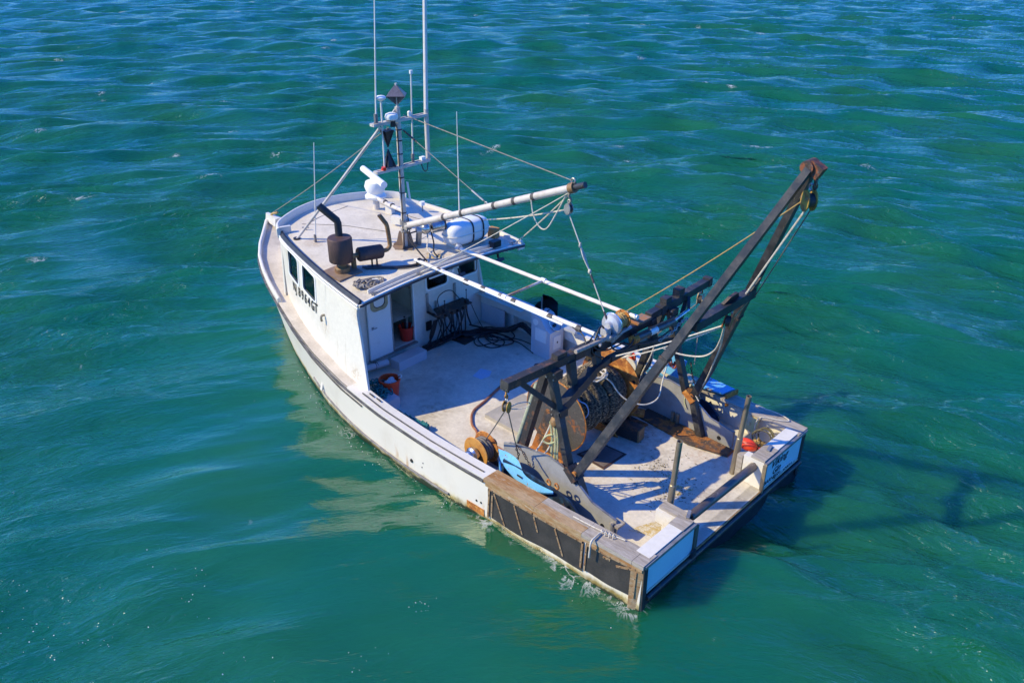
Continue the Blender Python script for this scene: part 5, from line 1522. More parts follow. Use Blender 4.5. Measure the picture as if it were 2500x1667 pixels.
# tubs and loose things near the wheelhouse
def tub(name, c, r0, r1, h, mat, label):
    o = thing(name, label, "bucket", c)
    MB().lathe([(0, .012), (r0 - .012, .012), (r1 - .012, h), (r1 + .012, h), (r1 + .012, h - .03), (r1 + .002, h - .03), (r0, 0), (0, 0)], c, (0, 0, 1), 28).build("shell", mat, o)
    return o
o = tub("bucket", (6.50, 1.46, DECK), .15, .195, .40, orange, "orange bucket holding white rags beside the port rail")
MB().tube(spline([(6.40, 1.32, .69), (6.36, 1.28, .72), (6.42, 1.25, .73), (6.47, 1.28, .70)], 5), .010, 6).build("handle", white_clean, o)
rnd = random.Random(9)
mb = MB()
for k in range(8): mb.ball((6.50 + rnd.uniform(-.08, .06), 1.46 + rnd.uniform(-.09, .07), .58 + rnd.uniform(0, .08)), .06, (rnd.uniform(.8, 1.4), rnd.uniform(.8, 1.4), rnd.uniform(.5, .9)), 9, 7, .8)
o = solo(mb, "rags", rag, "crumpled white rags stuffed in the orange bucket", "rags")
o = tub("bucket", (7.80, -.02, .52), .13, .155, .31, redp, "red bucket of tools standing in the wheelhouse doorway")
r = thing("tool_bundle", "dark tool handles sticking out of the red bucket", "tools", (7.80, -.02, .60))
for dx, dy, h, m_ in ((.04, .05, .36, hose_m), (-.02, .03, .46, hose_m), (.03, -.04, .34, rope_white), (-.05, -.05, .30, castgray), (0, .08, .30, redp)):
    MB().beam((7.80 + dx * .6, -.02 + dy * .6, .62), (7.80 + dx * 2.0, -.02 + dy * 2.2, .62 + h), .03, .02).build("tool", m_, r, bevel=.004)
rnd = random.Random(31)
r = thing("twine_heap", "heap of teal twine beside the orange bucket at the port rail", "twine", (6.55, 1.72, DECK))
for k in range(3): MB().tube(tangle((6.62 - .12 * k, 1.66 + .04 * k, .56 - .03 * k), .24, .22, .20, 46, rnd), .013, 5).build("strand", rope_teal, r)
MB().tube(tangle((6.55, 1.74, .52), .26, .2, .14, 30, rnd), .009, 5).build("strand", rope_green, r)
solo(MB().box((6.45, 1.78, DECK + .11), (.75, .40, .22), rz=.06), "fish_box", console_m, "low dark box under the teal twine by the port rail", "box", bevel=.02)
r = thing("net_roll", "roll of teal netting along the port bulwark", "net", (5.6, 1.86, DECK))
for k in range(3): MB().tube(tangle((5.95 - .32 * k, 1.86 - .02 * k, DECK + .05), .30, .12, .16, 40, rnd), .013, 5).build("strand", rope_teal, r)
MB().tube(spline([(5.6, 1.90, DECK + .09), (5.35, 1.84, DECK + .09), (5.10, 1.73, DECK + .07)], 5), .075, 10).build("bundle", rope_teal, r)
MB().tube(tangle((5.2, 1.74, DECK + .09), .16, .09, .08, 30, rnd), .010, 5).build("strand", rope_teal, r)
r = thing("life_vest", "orange flotation sheet hung inside the port wing", "life vest", (6.62, 1.96, 1.2))
MB().prism([(6.72, 2.00, 1.66), (6.52, 2.02, 1.44), (6.50, 2.06, 1.12), (6.66, 2.06, 1.10)], (.0, -.035, 0)).build("sheet", orange, r, bevel=.01)
# red-brown hose snaking over the deck
hp_ = [(4.10, 1.62, .36), (4.38, 1.20, .33), (4.68, 1.04, .32), (4.97, .74, .32), (5.08, .33, .32), (5.22, -.15, .32), (5.31, -.57, .32), (5.21, -.95, .32), (4.78, -1.28, .33), (4.35, -1.28, .36)]
line("deck_hose", hp_, .024, hose_red, "red brown hose curving across the deck to the wire reel", "hose", seg=8, smooth_pts=8)
line("deck_hose", [(4.25, 1.30, .325), (3.95, 1.22, .325), (3.6, 1.25, .325), (3.35, 1.36, .33)], .014, hose_red, "short tan hose on the deck between reel and pen panel", "hose", smooth_pts=6)

# ------------------------------------------------------------------ wire reels
def wire_reel(sg, label):
    c = Vector((3.64, 1.80 * sg, .66))
    r = thing("wire_reel", label, "winch", (c.x, c.y, DECK))
    Y = Vector((0, sg, 0))
    for off, w in ((.125, .022), (-.125, .022)):
        MB().lathe([(.0, 0), (.27, 0), (.28, w * .5), (.27, w), (0, w)], c + Y * (off - w / 2), Y, 30).build("flange", rust if sg * off < 0 or sg < 0 else M("ochre_flange", (.60, .29, .06), (.40, .15, .03), 5, .45, .6, (.50, .34, .12), 10, .6, .68, rough=.7, bump=.3), r)
    mb = MB()
    for k in range(8):
        mb.torus(c + Y * (-.098 + .028 * k), Y, .185 + .012 * (k % 2), .0155, 28, 6)
    mb.build("wire_turns", wire, r)
    MB().cyl(c - Y * .13, c + Y * .13, .155, seg=22).build("core", black_rusty, r)
    MB().lathe([(.13, 0), (.13, .06), (.10, .09), (.10, .14), (.085, .16), (0, .165)], c + Y * .16, Y, 22).build("motor", chrome, r)
    MB().lathe([(.10, 0), (.11, .10), (.07, .14), (0, .14)], c - Y * .16, -Y, 18).build("gear_case", black, r)
    for dy in (.20, -.22):
        MB().prism([c + Vector((-.20, dy * sg, -.36)), c + Vector((.20, dy * sg, -.36)), c + Vector((.07, dy * sg, .03)), c + Vector((-.07, dy * sg, .03))], (0, .02, 0)).build("stand", black_rusty, r)
    MB().beam(c + Vector((.05, .30 * sg, .03)), c + Vector((.14, .36 * sg, .04)), .04, .03).build("valve", rust_tan, r)
    return r
wire_reel(1, "rusty orange wire reel beside the port rail")
wire_reel(-1, "rusty wire reel by the starboard rail, half hidden behind the drum")

# ------------------------------------------------------------------ trawl doors
def chain(name, pts, label, mat=black_rusty, L=.05, rr=.008, cat="chain"):
    P = spline(pts, 10)
    out = [P[0]]
    for p in P[1:]:
        if (p - out[-1]).length >= L * .72: out.append(p)
    r = thing(name, label, cat, P[0])
    for i in range(len(out) - 1):
        a, b_ = out[i], out[i + 1]
        d = (b_ - a).normalized(); s_ = d.orthogonal().normalized()
        if i % 2: s_ = d.cross(s_)
        m_ = (a + b_) / 2; h = L * .5
        ring = []
        for k in range(10):
            t_ = 2 * PI * k / 10
            ring.append(m_ + d * math.cos(t_) * h + s_ * math.sin(t_) * h * .55)
        MB().tube(ring, rr, 5, closed=True).build("link", mat, r)
    return r
def trawl_door(sg, label):
    r = thing("trawl_door", label, "trawl door", (2.2, 1.95 * sg, DECK))
    # curved blue shoe: banana outline, tilted outboard
    outer = [(3.12, 1.92, .985), (3.09, 1.94, .93), (3.03, 1.97, .86), (2.87, 2.01, .79), (2.65, 2.04, .73), (2.44, 2.05, .70), (2.25, 2.05, .72), (2.06, 2.02, .76), (1.90, 1.99, .83)]
    inner = [(3.11, 1.915, .99), (2.98, 1.905, 1.005), (2.86, 1.90, 1.005), (2.72, 1.91, .99), (2.62, 1.935, .93), (2.52, 1.975, .86), (2.36, 1.99, .83), (2.14, 1.99, .835), (1.90, 1.98, .85)]
    mb = MB()
    So, Si = spline(outer, 4), spline(inner, 4)
    f = lambda p: Vector((p.x, p.y * sg, p.z))
    n = min(len(So), len(Si))
    A = [(mb.bm.verts.new(f(So[i])), mb.bm.verts.new(f(Si[i])), mb.bm.verts.new(f(So[i]) - Vector((0, .012 * sg, .03))), mb.bm.verts.new(f(Si[i]) - Vector((0, .012 * sg, .03)))) for i in range(n)]
    for P, Q in zip(A[:-1], A[1:]):
        for a, b_ in ((0, 1), (1, 3), (3, 2), (2, 0)):
            mb.bm.faces.new([P[a], P[b_], Q[b_], Q[a]])
    mb.bm.faces.new([A[0][k] for k in (0, 1, 3, 2)]); mb.bm.faces.new([A[-1][k] for k in (0, 2, 3, 1)])
    sh = mb.build("shoe", blue, r)
    c = f(Vector((2.56, 2.02, .785)))
    slot = MB().prism([c + Vector((dx, dy * sg, dz + .012)) for dx, dy, dz in ((-.05, .006, -.012), (-.05, -.004, .012), (.05, -.004, .016), (.05, .006, -.008))], (0, .006 * sg, .010)).build("slot", ink, sh)
    # the board below it
    pr = [(3.0, .52), (2.96, .90), (2.60, .90), (2.2, .84), (1.88, .84), (1.62, .78), (1.40, .60), (1.42, .36), (1.7, DECK + .03), (2.8, DECK + .03)]
    MB().prism([(x, (1.93 + (.05 if x > 2.5 else 0)) * sg, z) for x, z in pr], (0, -.035 * sg, 0)).build("board", M("door_board_%s" % ("p" if sg > 0 else "s"), (.018, .028, .045), (.03, .09, .17), 4, .5, .64, (.12, .06, .03), 8, .62, .7, rough=.4, bump=.2), r)
    MB().prism([(2.98, 2.05 * sg, .42), (2.90, 2.10 * sg, .42), (2.90, 2.10 * sg, .78), (2.98, 2.05 * sg, .88)], (0, -.03 * sg, 0)).build("front_plate", blue, r)
    for x, z in ((1.90, .90), (2.06, .89)):
        MB().torus((x, 1.90 * sg, z), (.2, 1, 0), .045, .014, 14, 6).build("shackle", rust, r)
    MB().prism([(1.66, 1.99 * sg, .78), (1.52, 2.0 * sg, .52), (1.48, 2.0 * sg, .36), (1.56, 2.0 * sg, .36), (1.74, 1.99 * sg, .70)], (0, .02 * sg, 0)).build("fin", black_rusty, r)
    return r
trawl_door(1, "sky blue curved trawl door stowed between port rail and gray panel")
trawl_door(-1, "blue trawl door standing at the starboard rail behind the gantry leg")
chain("chain", [(2.78, 1.86, 1.20), (2.66, 1.83, 1.10), (2.58, 1.84, 1.02), (2.44, 1.86, .92)], "rusty chain from the lifting wire to the port trawl door")
chain("chain", [(2.78, 1.86, 1.20), (2.80, 1.84, 1.10), (2.76, 1.83, 1.0), (2.80, 1.85, .88)], "short rusty chain hanging in the port pen beside the longer one")
chain("chain", [(2.02, 1.66, 1.14), (1.92, 1.62, 1.05), (1.86, 1.60, .98), (1.80, 1.58, .95)], "rusty chain heap on the edge of the port pen panel by the hinge")
chain("chain", [(2.95, 2.06, .74), (2.80, 2.12, .62), (2.74, 2.12, .54), (2.62, 2.14, .50)], "dark chain under the port trawl door against the rail")
chain("chain", [(2.05, -1.82, 1.5), (2.02, -1.86, 1.25), (1.98, -1.9, 1.08), (1.9, -1.9, .98)], "chain hanging over the starboard trawl door")
# starboard: painted box section on the rail and a blue plate beyond
r = thing("rail_box", "pale yellow stained box guard on the starboard rail", "rail guard", (2.5, -2.0, .84))
MB().hexa([(2.86, -1.90, .80), (2.12, -2.02, .80), (2.12, -2.22, .80), (2.86, -2.14, .80)], [(2.86, -1.93, .96), (2.12, -2.05, .96), (2.12, -2.22, .96), (2.86, -2.14, .96)]).build("box", M("stained_guard", (.60, .52, .36), (.50, .47, .44), 3, .45, .6, (.42, .27, .08), 6, .6, .7, rough=.6, bump=.1), r, bevel=.008)
for x in (2.66, 2.32): MB().box((x, -1.955 - (2.86 - x) * .16, .88), (.015, .03, .17)).build("seam_strip", black_rusty, r)
r = thing("door_plate", "pale blue steel plate on the starboard rail behind the gantry hinge", "plate", (1.75, -2.25, .86))
MB().prism([(2.10, -2.06, .90), (1.52, -2.14, .92), (1.46, -2.46, .90), (2.02, -2.50, .90)], (0, 0, .025)).build("plate", blue, r, bevel=.004)
MB().prism([(1.47, -2.14, .94), (1.42, -2.46, .94), (1.44, -2.46, .70), (1.48, -2.2, .66)], (-.03, 0, 0)).build("end_plate", rust, r, bevel=.004)
MB().prism([(2.95, -2.12, 1.02), (2.62, -2.16, 1.04), (2.60, -2.46, 1.10), (2.92, -2.44, 1.08)], (0, 0, .02)).build("plate", blue, r, bevel=.004)
MB().prism([(2.70, -1.98, .98), (2.34, -2.02, .94), (2.30, -2.10, 1.30), (2.62, -2.08, 1.34)], (0, -.025, 0)).build("side_plate", blue, r, bevel=.004)
r = thing("bulwark_fender", "white and orange pole end sticking up by the starboard rail near the drum", "pole", (3.4, -1.9, .5))
MB().prism([(3.52, -1.74, .45), (3.18, -1.80, .45), (3.22, -1.84, 1.05), (3.40, -1.80, 1.12)], (0, -.03, 0)).build("plate", white, r)
MB().prism([(3.42, -1.79, 1.10), (3.24, -1.83, 1.05), (3.26, -1.84, 1.17), (3.38, -1.82, 1.22)], (0, -.035, 0)).build("tip", orange, r)

# ------------------------------------------------------------------ net drum
DX_, DZ_ = 3.06, 1.05
r = thing("net_drum", "rusty net drum wound with dark netting in the middle of the deck", "net drum", (DX_, -.1, DECK))
flport = M("gray_rust_flange", (.075, .068, .064), (.26, .09, .03), 3.2, .57, .64, (.16, .13, .11), 10, .6, .68, rough=.7, bump=.35, bscale=26, var=.25)
def flange(y, mat, th, name="flange"):
    return MB().lathe([(0, 0), (.645, 0), (.66, th / 2), (.645, th), (0, th)], (DX_, y, DZ_), (0, 1, 0), 48).build(name, mat, r)
fp = flange(.60, flport, .03); fs = flange(-.88, rust, .03)
MB().torus((DX_, .615, DZ_), (0, 1, 0), .655, .014, 48, 6).build("rim", rust, fp)
MB().torus((DX_, -.865, DZ_), (0, 1, 0), .655, .016, 48, 6).build("rim", rust, fs)
for a in (.5, 1.6, 2.7, 3.8, 4.9, 6.0):
    MB().cyl((DX_ + .56 * math.cos(a), -.848, DZ_ + .56 * math.sin(a)), (DX_ + .56 * math.cos(a), -.842, DZ_ + .56 * math.sin(a)), .035, seg=12).build("hole", ink, fs)
MB().lathe([(0, 0), (.44, 0), (.44, .02), (0, .02)], (DX_, -.14, DZ_), (0, 1, 0), 40).build("divider", rust_tan, r)
MB().cyl((DX_, -.86, DZ_), (DX_, .62, DZ_), .14, seg=22).build("core", black_rusty, r)
rng_ = np.random.default_rng(3)
for y, R0, w in ((.50, .33, .062), (.40, .39, .062), (.30, .42, .060), (.20, .44, .060), (.11, .43, .055), (.02, .46, .060), (-.07, .45, .05), (-.20, .43, .055), (-.30, .46, .062), (-.40, .48, .062), (-.50, .47, .058), (-.60, .44, .06), (-.70, .40, .055), (-.79, .35, .05)):
    NS, NM = 220, 9
    co, fc, rib = [], [], []
    ph = rng_.uniform(0, 6)
    jit = rng_.normal(0, .012, NS)
    tilt = rng_.uniform(-.03, .03)
    for i in range(NS):
        a = 2 * PI * i / NS
        rb = 1.0 if i % 2 == 0 else 0.0
        for k in range(NM):
            b_ = 2 * PI * k / NM
            rr = w * (1 + .12 * math.sin(4 * a + ph)) + rb * .010 + jit[i] * .35
            rad = R0 + .02 * math.sin(3 * a + ph) + rr * .85 * math.cos(b_)
            co.append((DX_ + rad * math.cos(a), y + tilt * math.sin(a + ph) + rr * math.sin(b_), DZ_ + rad * math.sin(a)))
            rib.append(rb * (.50 + .10 * math.cos(b_)) + .12 * rng_.random())
    for i in range(NS):
        for k in range(NM):
            j, m_ = (i + 1) % NS, (k + 1) % NM
            fc.append((i * NM + k, i * NM + m_, j * NM + m_, j * NM + k))
    me = bpy.data.meshes.new("net_wrap")
    o0 = ORIGIN[r.name]
    me.from_pydata([(c[0] - o0.x, c[1] - o0.y, c[2] - o0.z) for c in co], [], fc)
    me.attributes.new("rib", 'FLOAT', 'POINT').data.foreach_set("value", np.array(rib, dtype=np.float32))
    me.materials.append(net_m); me.shade_smooth()
    o = bpy.data.objects.new("net_wrap", me); COL.objects.link(o); o.parent = r
# stands
for y in (.74, -1.0):
    mb = MB().prism([(DX_ - .42, y, DECK), (DX_ + .42, y, DECK), (DX_ + .12, y, DZ_ + .12), (DX_ - .12, y, DZ_ + .12)], (0, -.03, 0))
    mb.build("stand", rust_dark if y > 0 else black_rusty, r)
    MB().cyl((DX_, y + .06, DZ_), (DX_, y - .1, DZ_), .09, seg=18).build("bearing", black, r)
MB().prism([(3.45, .66, DECK + .004), (2.35, .66, DECK + .004), (2.1, 1.25, DECK + .004), (2.15, 1.58, DECK + .004), (3.45, 1.58, DECK + .004)], (0, 0, .02)).build("base_plate", rust, r, bevel=.004)
MB().box((2.62, -.64, DECK + .13), (.80, .20, .26), rz=.16).build("base_beam", black_rusty, r, bevel=.008)
MB().box((2.215, -.705, DECK + .125), (.03, .21, .24), rz=.16).build("beam_end", rust_tan, r, bevel=.004)
MB().prism([(3.15, -.42, DECK + .003), (2.55, -.48, DECK + .003), (2.60, -.36, DECK + .2), (3.05, -.32, DECK + .3)], (0, -.03, 0)).build("gusset", rust, r)
MB().prism([(3.35, -.92, DECK + .003), (2.40, -.92, DECK + .003), (2.40, -1.2, DECK + .003), (3.35, -1.2, DECK + .003)], (0, 0, .02)).build("base_plate", rust_dark, r)
MB().box((2.6, -1.12, .52), (.24, .20, .06), rz=.5).build("bracket", rust, r)
# rope lashings on the drum
rnd = random.Random(2)
pts = []
for k in range(60):
    a = k * .52; q = .13 + .035 * math.sin(k * .9)
    pts.append((2.90 + q * math.cos(a) * 1.1, -.20 + q * math.sin(a) * 1.5, 1.54 + .018 * math.sin(k * 1.7) + .0006 * k))
line("rope_coil", pts, .014, rope_white, "white rope coil lying on top of the net drum", seg=6)
line("rope", [(2.80, -.26, 1.54), (2.68, -.34, 1.46), (2.52, -.40, 1.26), (2.36, -.50, 1.13), (2.18, -.70, 1.06), (2.10, -.95, 1.12), (2.2, -1.2, 1.32), (2.25, -1.4, 1.62)], .013, rope_white, "white rope sagging from the drum across to the starboard gantry leg", smooth_pts=6)
line("rope", [(2.85, .48, 1.50), (2.70, .46, 1.42), (2.60, .40, 1.36), (2.56, .38, 1.20), (2.62, .46, 1.05)], .010, M("blue_line", (.45, .55, .75), (.35, .45, .7), 20, rough=.8), "pale blue line looped on the port end of the netting", smooth_pts=6)

# ------------------------------------------------------------------ gantry (fixed frame)
g = thing("gantry", "black steel gantry spanning the deck over the net drum", "gantry", (2.4, 0, DECK))
GX = 2.45
def gb(name, p0, p1, w, h=None, mat=black, **k): return MB().beam(p0, p1, w, h, **k).build(name, mat, g, bevel=.008)
gb("beam", (GX, 2.45, 2.66), (GX, .62, 2.56), .13, .13, mat=black_rusty)
gb("beam", (GX, .64, 2.50), (GX, -1.0, 2.50), .15, .14)
gb("beam", (GX, -.95, 2.56), (GX, -2.78, 2.64), .13, .13)
gb("beam_sleeve", (GX, 1.0, 2.585), (GX, .45, 2.55), .15, .15)
gb("beam_sleeve", (GX, -1.25, 2.575), (GX, -1.85, 2.60), .155, .16)
gb("beam_end", (GX, 2.44, 2.66), (GX, 2.47, 2.662), .155, .155)
gb("beam_cap", (GX, -2.70, 2.64), (GX, -2.80, 2.645), .15, .16, mat=black_rusty)
gb("lower_beam", (2.30, 1.55, 1.82), (2.30, .66, 2.23), .15, .15)
gb("lower_beam", (2.30, .70, 2.22), (2.30, .25, 2.285), .09, .10)
gb("lower_beam", (2.30, .28, 2.285), (2.30, -.50, 2.26), .09, .10)
gb("lower_beam", (2.30, -.46, 2.27), (2.30, -1.60, 1.95), .12, .13)
for y, z0, z1 in ((1.09, 2.16, 2.53), (.50, 2.27, 2.50), (-.45, 2.27, 2.48), (-1.0, 2.13, 2.52)):
    gb("strut", (2.34, y, z0), (2.40, y, z1), .14, .09)
for sg in (1, -1):
    gb("aft_leg", (2.42, 1.52 * sg, 2.56), (1.93, 1.58 * sg, 1.02), .10, .12, up=(0, 1, 0))
    gb("fwd_leg", (2.52, 1.50 * sg, 2.50), (3.12, 1.52 * sg, DECK + .02), .11, .13, mat=black_rusty if sg > 0 else black, up=(0, 1, 0))
    gb("brace", (2.45, 2.12 * sg, 2.56), (2.26, 1.55 * sg, 1.98), .07, .08)
    gb("foot_plate", (3.12, 1.40 * sg, DECK + .02), (3.12, 1.62 * sg, DECK + .02), .26, .02, mat=black_rusty)
    gb("hinge_bracket", (1.93, 1.585 * sg, 1.10), (1.74, 1.595 * sg, .94), .12, .20, mat=black_rusty if sg > 0 else rust, up=(0, 1, 0))
    gb("hinge_post", (1.80, 1.585 * sg, 1.04), (1.52, 1.54 * sg, DECK + .03), .12, .13, up=(0, 1, 0))
    MB().cyl((1.78, 1.50 * sg, 1.05), (1.78, 1.67 * sg, 1.05), .045, seg=14).build("hinge_pin", rust, g)
gb("cap_box", (GX + .01, 1.40, 2.68), (GX + .01, 1.18, 2.675), .12, .12, mat=black_rusty)
gb("cap_box", (GX, -1.36, 2.70), (GX, -1.52, 2.705), .13, .12)
gb("cap_box", (GX, -1.74, 2.74), (GX, -1.90, 2.745), .14, .13, mat=black_rusty)
MB().tube([(GX - .08, 1.02, 2.68), (GX - .09, .30, 2.64)], .034, 12).build("round_bar", wood_gray, g)
MB().ball((GX - .09, .26, 2.64), .065, (1, 1, 1), 10, 8).build("bar_clamp", wood_gray, g)
MB().box((GX - .03, .06, 2.60), (.20, .36, .08), rz=.2).build("top_plate", wood_gray, g, bevel=.01)
MB().box((GX, -.72, 2.585), (.20, .36, .04)).build("top_plate", M("rust_plate", (.24, .17, .13), (.40, .16, .05), 6, .46, .56, rough=.7, bump=.3), g, bevel=.006)
MB().tube([(2.70, 1.50, 2.20), (3.22, 1.56, .45)], .04, 10).build("green_pipe", M("pale_green_pipe", (.42, .43, .30), (.33, .33, .23), 6, .45, .6, (.30, .20, .1), 9, .62, .7, rough=.55), g)

for y, z in ((1.5, 2.5), (-1.5, 2.5), (1.5, 1.9), (-1.5, 1.95)):
    o = MB().box((2.37 if z > 2.2 else 2.24, y, z), (.20, .022 if z > 3 else .17, .14)).build("joint_plate", black_rusty, g, bevel=.006)
    mb = MB()
    for dx in (-.07, .07):
        for dz in (-.045, .045): mb.cyl((o.location.x, 0, 0), (o.location.x + .001, 0, 0), .001, seg=3) if False else mb.cyl(((2.37 if z > 2.2 else 2.24) + dx, y + .085, z + dz), ((2.37 if z > 2.2 else 2.24) + dx, y + .10, z + dz), .014, seg=8)
    mb.build("bolt_heads", galv, o)["kind"] = "stuff"
# A-frame, hinged at the pens and leaning aft
a = thing("a_frame", "tall black A frame boom leaning aft over the stern", "A-frame", (1.78, 0, 1.0))
apex = Vector((-.32, 0, 5.83))
for sg in (1, -1):
    h0 = Vector((1.78, 1.585 * sg, 1.02)); top = apex + Vector((0, .055 * sg, 0))
    knee = h0.lerp(top, .155) + Vector((.0, .06 * sg, -.03))
    MB().beam(h0, knee, .12, .12, up=(0, 1, 0), w1=.13, h1=.13).build("leg_foot", black, a, bevel=.008)
    MB().beam(knee - (top - knee).normalized() * .03, top, .125, .14, up=(0, 1, 0), w1=.09, h1=.11).build("leg", black, a, bevel=.008)
    m_ = knee.lerp(top, .34)
    MB().beam(m_ - (top - knee).normalized() * .02, m_ + (top - knee).normalized() * .02, .135, .15, up=(0, 1, 0)).build("splice", black_rusty, a, bevel=.004)
    MB().cyl(h0 - Vector((0, .09, 0)), h0 + Vector((0, .09, 0)), .05, seg=14).build("hinge_eye", black_rusty, a)
cL, cR = Vector((.585, .74, 3.64)), Vector((.56, -.72, 3.68))
MB().beam(cR + Vector((0, -.02, 0)), cL + Vector((0, .02, 0)), .13, .13, up=(0, 0, 1)).build("crossbar", black, a, bevel=.008)
MB().prism([cR + Vector((-.06, -.02, .10)), cR + Vector((-.06, .24, .02)), cR + Vector((-.20, .08, .42))], (.02, 0, .0)).build("gusset", black_rusty, a)
MB().prism([cR + Vector((.06, .35, .05)), cR + Vector((.06, .75, .05)), cR + Vector((.02, .65, .14)), cR + Vector((.02, .45, .15))], (-.05, 0, 0)).build("lug_plate", black_rusty, a)
mb = MB().cyl(apex + Vector((.02, -.10, .02)), apex + Vector((.02, .10, .02)), .085, seg=14)
mb.box(apex + Vector((-.06, 0, .0)), (.18, .13, .16), ry=-.5)
mb.build("head_block", M("head_rust", (.05, .035, .03), (.24, .075, .03), 8, .46, .56, (.14, .12, .11), 14, .6, .68, rough=.7, bump=.5), a, bevel=.01)
chain("chain", [apex + Vector((-.06, -.02, -.08)), apex + Vector((-.08, -.02, -.17)), apex + Vector((-.07, -.03, -.26))], "short rusty chain under the head of the A frame", L=.07, rr=.016)
block("head_pulley", "yellow and rust pulley hanging from the head of the A frame", (-.34, -.05, 5.42), .11, (.5, .8, 0), yellowp, (0, 0, 1))
block("crossbar_pulley", "orange pulley hanging below the crossbar of the A frame", (.52, -.06, 3.46), .10, (.85, .4, 0), M("orange_block", (.52, .16, .04), (.36, .09, .025), 8, .45, .6, rough=.6), (.1, -.6, .6))
block("gantry_pulley", "rusty pulley hanging from the port end of the gantry beam", (GX, 2.42, 2.30), .075, (1, .2, 0), yellowp, (0, 0, 1))
block("gantry_pulley", "pale worn pulley hanging from the starboard end of the gantry", (GX, -2.58, 2.34), .095, (1, .3, 0), M("worn_cream", (.55, .48, .34), (.36, .2, .08), 8, .48, .6, rough=.6), (0, 0, 1))
chain("chain", [(GX, 2.42, 2.60), (GX, 2.43, 2.52), (GX, 2.42, 2.42)], "short rusty chain between port gantry end and its pulley", mat=rust, L=.06, rr=.014)
chain("chain", [(GX, -2.58, 2.60), (GX, -2.59, 2.54), (GX, -2.58, 2.46)], "short rusty chain between starboard gantry end and its pulley", mat=rust, L=.06, rr=.014)

# hydraulic ram beside the gantry beam
r = thing("hydraulic_ram", "gray hydraulic ram with a white sticker along the gantry beam", "hydraulic ram", (2.26, -.3, 2.45))
q0, q1, q2 = Vector((2.22, -.24, 2.47)), Vector((2.20, -1.34, 2.42)), Vector((2.24, -1.86, 2.44))
MB().cyl(q0, q1, .062, seg=18).build("barrel", M("ram_gray", (.11, .095, .09), (.16, .14, .13), 5, .45, .6, rough=.4, metal=.3), r)
MB().cyl(q0.lerp(q1, -.02), q0.lerp(q1, .08), .075, seg=18).build("end_cap", rust, r)
MB().cyl(q0.lerp(q1, .38), q0.lerp(q1, .56), .0632, seg=18).build("sticker", white_clean, r)
MB().cyl(q1, q2, .032, seg=12).build("rod", chrome, r)
MB().cyl(q0 + Vector((-.02, 0, .085)), q1 + Vector((-.02, 0, .085)), .016, seg=8).build("feed_pipe", black, r)
MB().beam(q2, (2.36, -2.02, 2.60), .05, .05).build("link_arm", black, r)
chain("chain", [(2.16, -1.72, 2.36), (2.16, -1.45, 2.33), (2.14, -1.25, 2.27), (2.16, -.9, 2.22)], "dull metal chain draped along the hydraulic ram", mat=galv, L=.07, rr=.012)

# winch on the middle of the gantry
r = thing("gantry_winch", "light gray rope winch with rusty drum on top of the gantry", "winch", (GX, -.1, 2.6))
wc = Vector((2.46, .06, 2.76))
Yn = Vector((0, -1, 0))
MB().lathe([(0, -.10), (.07, -.10), (.09, -.05), (.165, -.02), (.185, .02), (.185, .06), (.14, .11), (0, .12)], wc, Yn, 28).build("housing", castgray, r)
MB().torus(wc + Yn * .045, Yn, .185, .014, 28, 6).build("rim", chrome, r)
MB().box(wc + Vector((-.02, .15, -.05)), (.12, .12, .12)).build("motor", castgray, r, bevel=.015)
MB().cyl(wc + Yn * .12, wc + Yn * .30, .085, seg=18).build("core", rust, r)
mb = MB()
for k in range(6): mb.torus(wc + Yn * (.135 + .027 * k), Yn, .105 + .008 * (k % 2), .015, 20, 6)
mb.build("line_turns", rope_yellow, r)
MB().lathe([(0, 0), (.155, 0), (.16, .01), (.155, .022), (0, .022)], wc + Yn * .30, Yn, 26).build("flange", rust, r)
MB().beam(wc + Vector((-.10, -.08, -.14)), wc + Vector((-.10, -.40, -.14)), .06, .04).build("mount_rail", castgray, r)
MB().beam(wc + Vector((.10, -.08, -.14)), wc + Vector((.10, -.40, -.14)), .06, .04).build("mount_rail", castgray, r)
for i, pts in enumerate(([(2.46, .20, 2.72), (2.44, .34, 2.84), (2.40, .52, 2.70), (2.36, .62, 2.52), (2.30, .40, 2.36)],
                         [(2.42, .22, 2.68), (2.34, .28, 2.60), (2.30, .05, 2.50), (2.24, -.30, 2.36), (2.16, -.75, 2.28), (2.14, -1.2, 2.33)],
                         [(2.44, .18, 2.64), (2.40, .46, 2.60), (2.42, .66, 2.60), (2.62, .55, 2.70), (2.9, .48, 2.72)],
                         [(2.40, .12, 2.66), (2.30, .20, 2.46), (2.24, .02, 2.38), (2.2, -.14, 2.42), (2.2, -.26, 2.52)],
                         [(2.36, .60, 2.60), (2.30, .48, 2.52), (2.32, .20, 2.44), (2.28, -.10, 2.46)],
                         [(2.5, .30, 2.62), (2.48, .44, 2.72), (2.46, .60, 2.66), (2.46, .80, 2.60)])):
    line("gantry_hose", pts, [.016, .014, .012, .016, .013, .012][i], hose_m, "black hose in the tangle round the gantry winch", "hose", "hoses tangled round the gantry winch", seg=7, smooth_pts=6)
mb = MB(); rnd = random.Random(8)
for k in range(10):
    c_ = Vector((2.40 + rnd.uniform(-.08, .08), .26 + rnd.uniform(-.10, .22), 2.60 + rnd.uniform(-.03, .06)))
    mb.cyl(c_, c_ + Vector((rnd.uniform(-.06, .06), rnd.uniform(-.08, .08), rnd.uniform(-.02, .05))), rnd.uniform(.014, .026), seg=8)
solo(mb, "hose_fittings", M("worn_fittings", (.42, .33, .27), (.62, .56, .50), 14, .45, .6, (.25, .10, .05), 18, .58, .66, rough=.5, metal=.3), "cluster of worn hose fittings beside the gantry winch", "fittings")

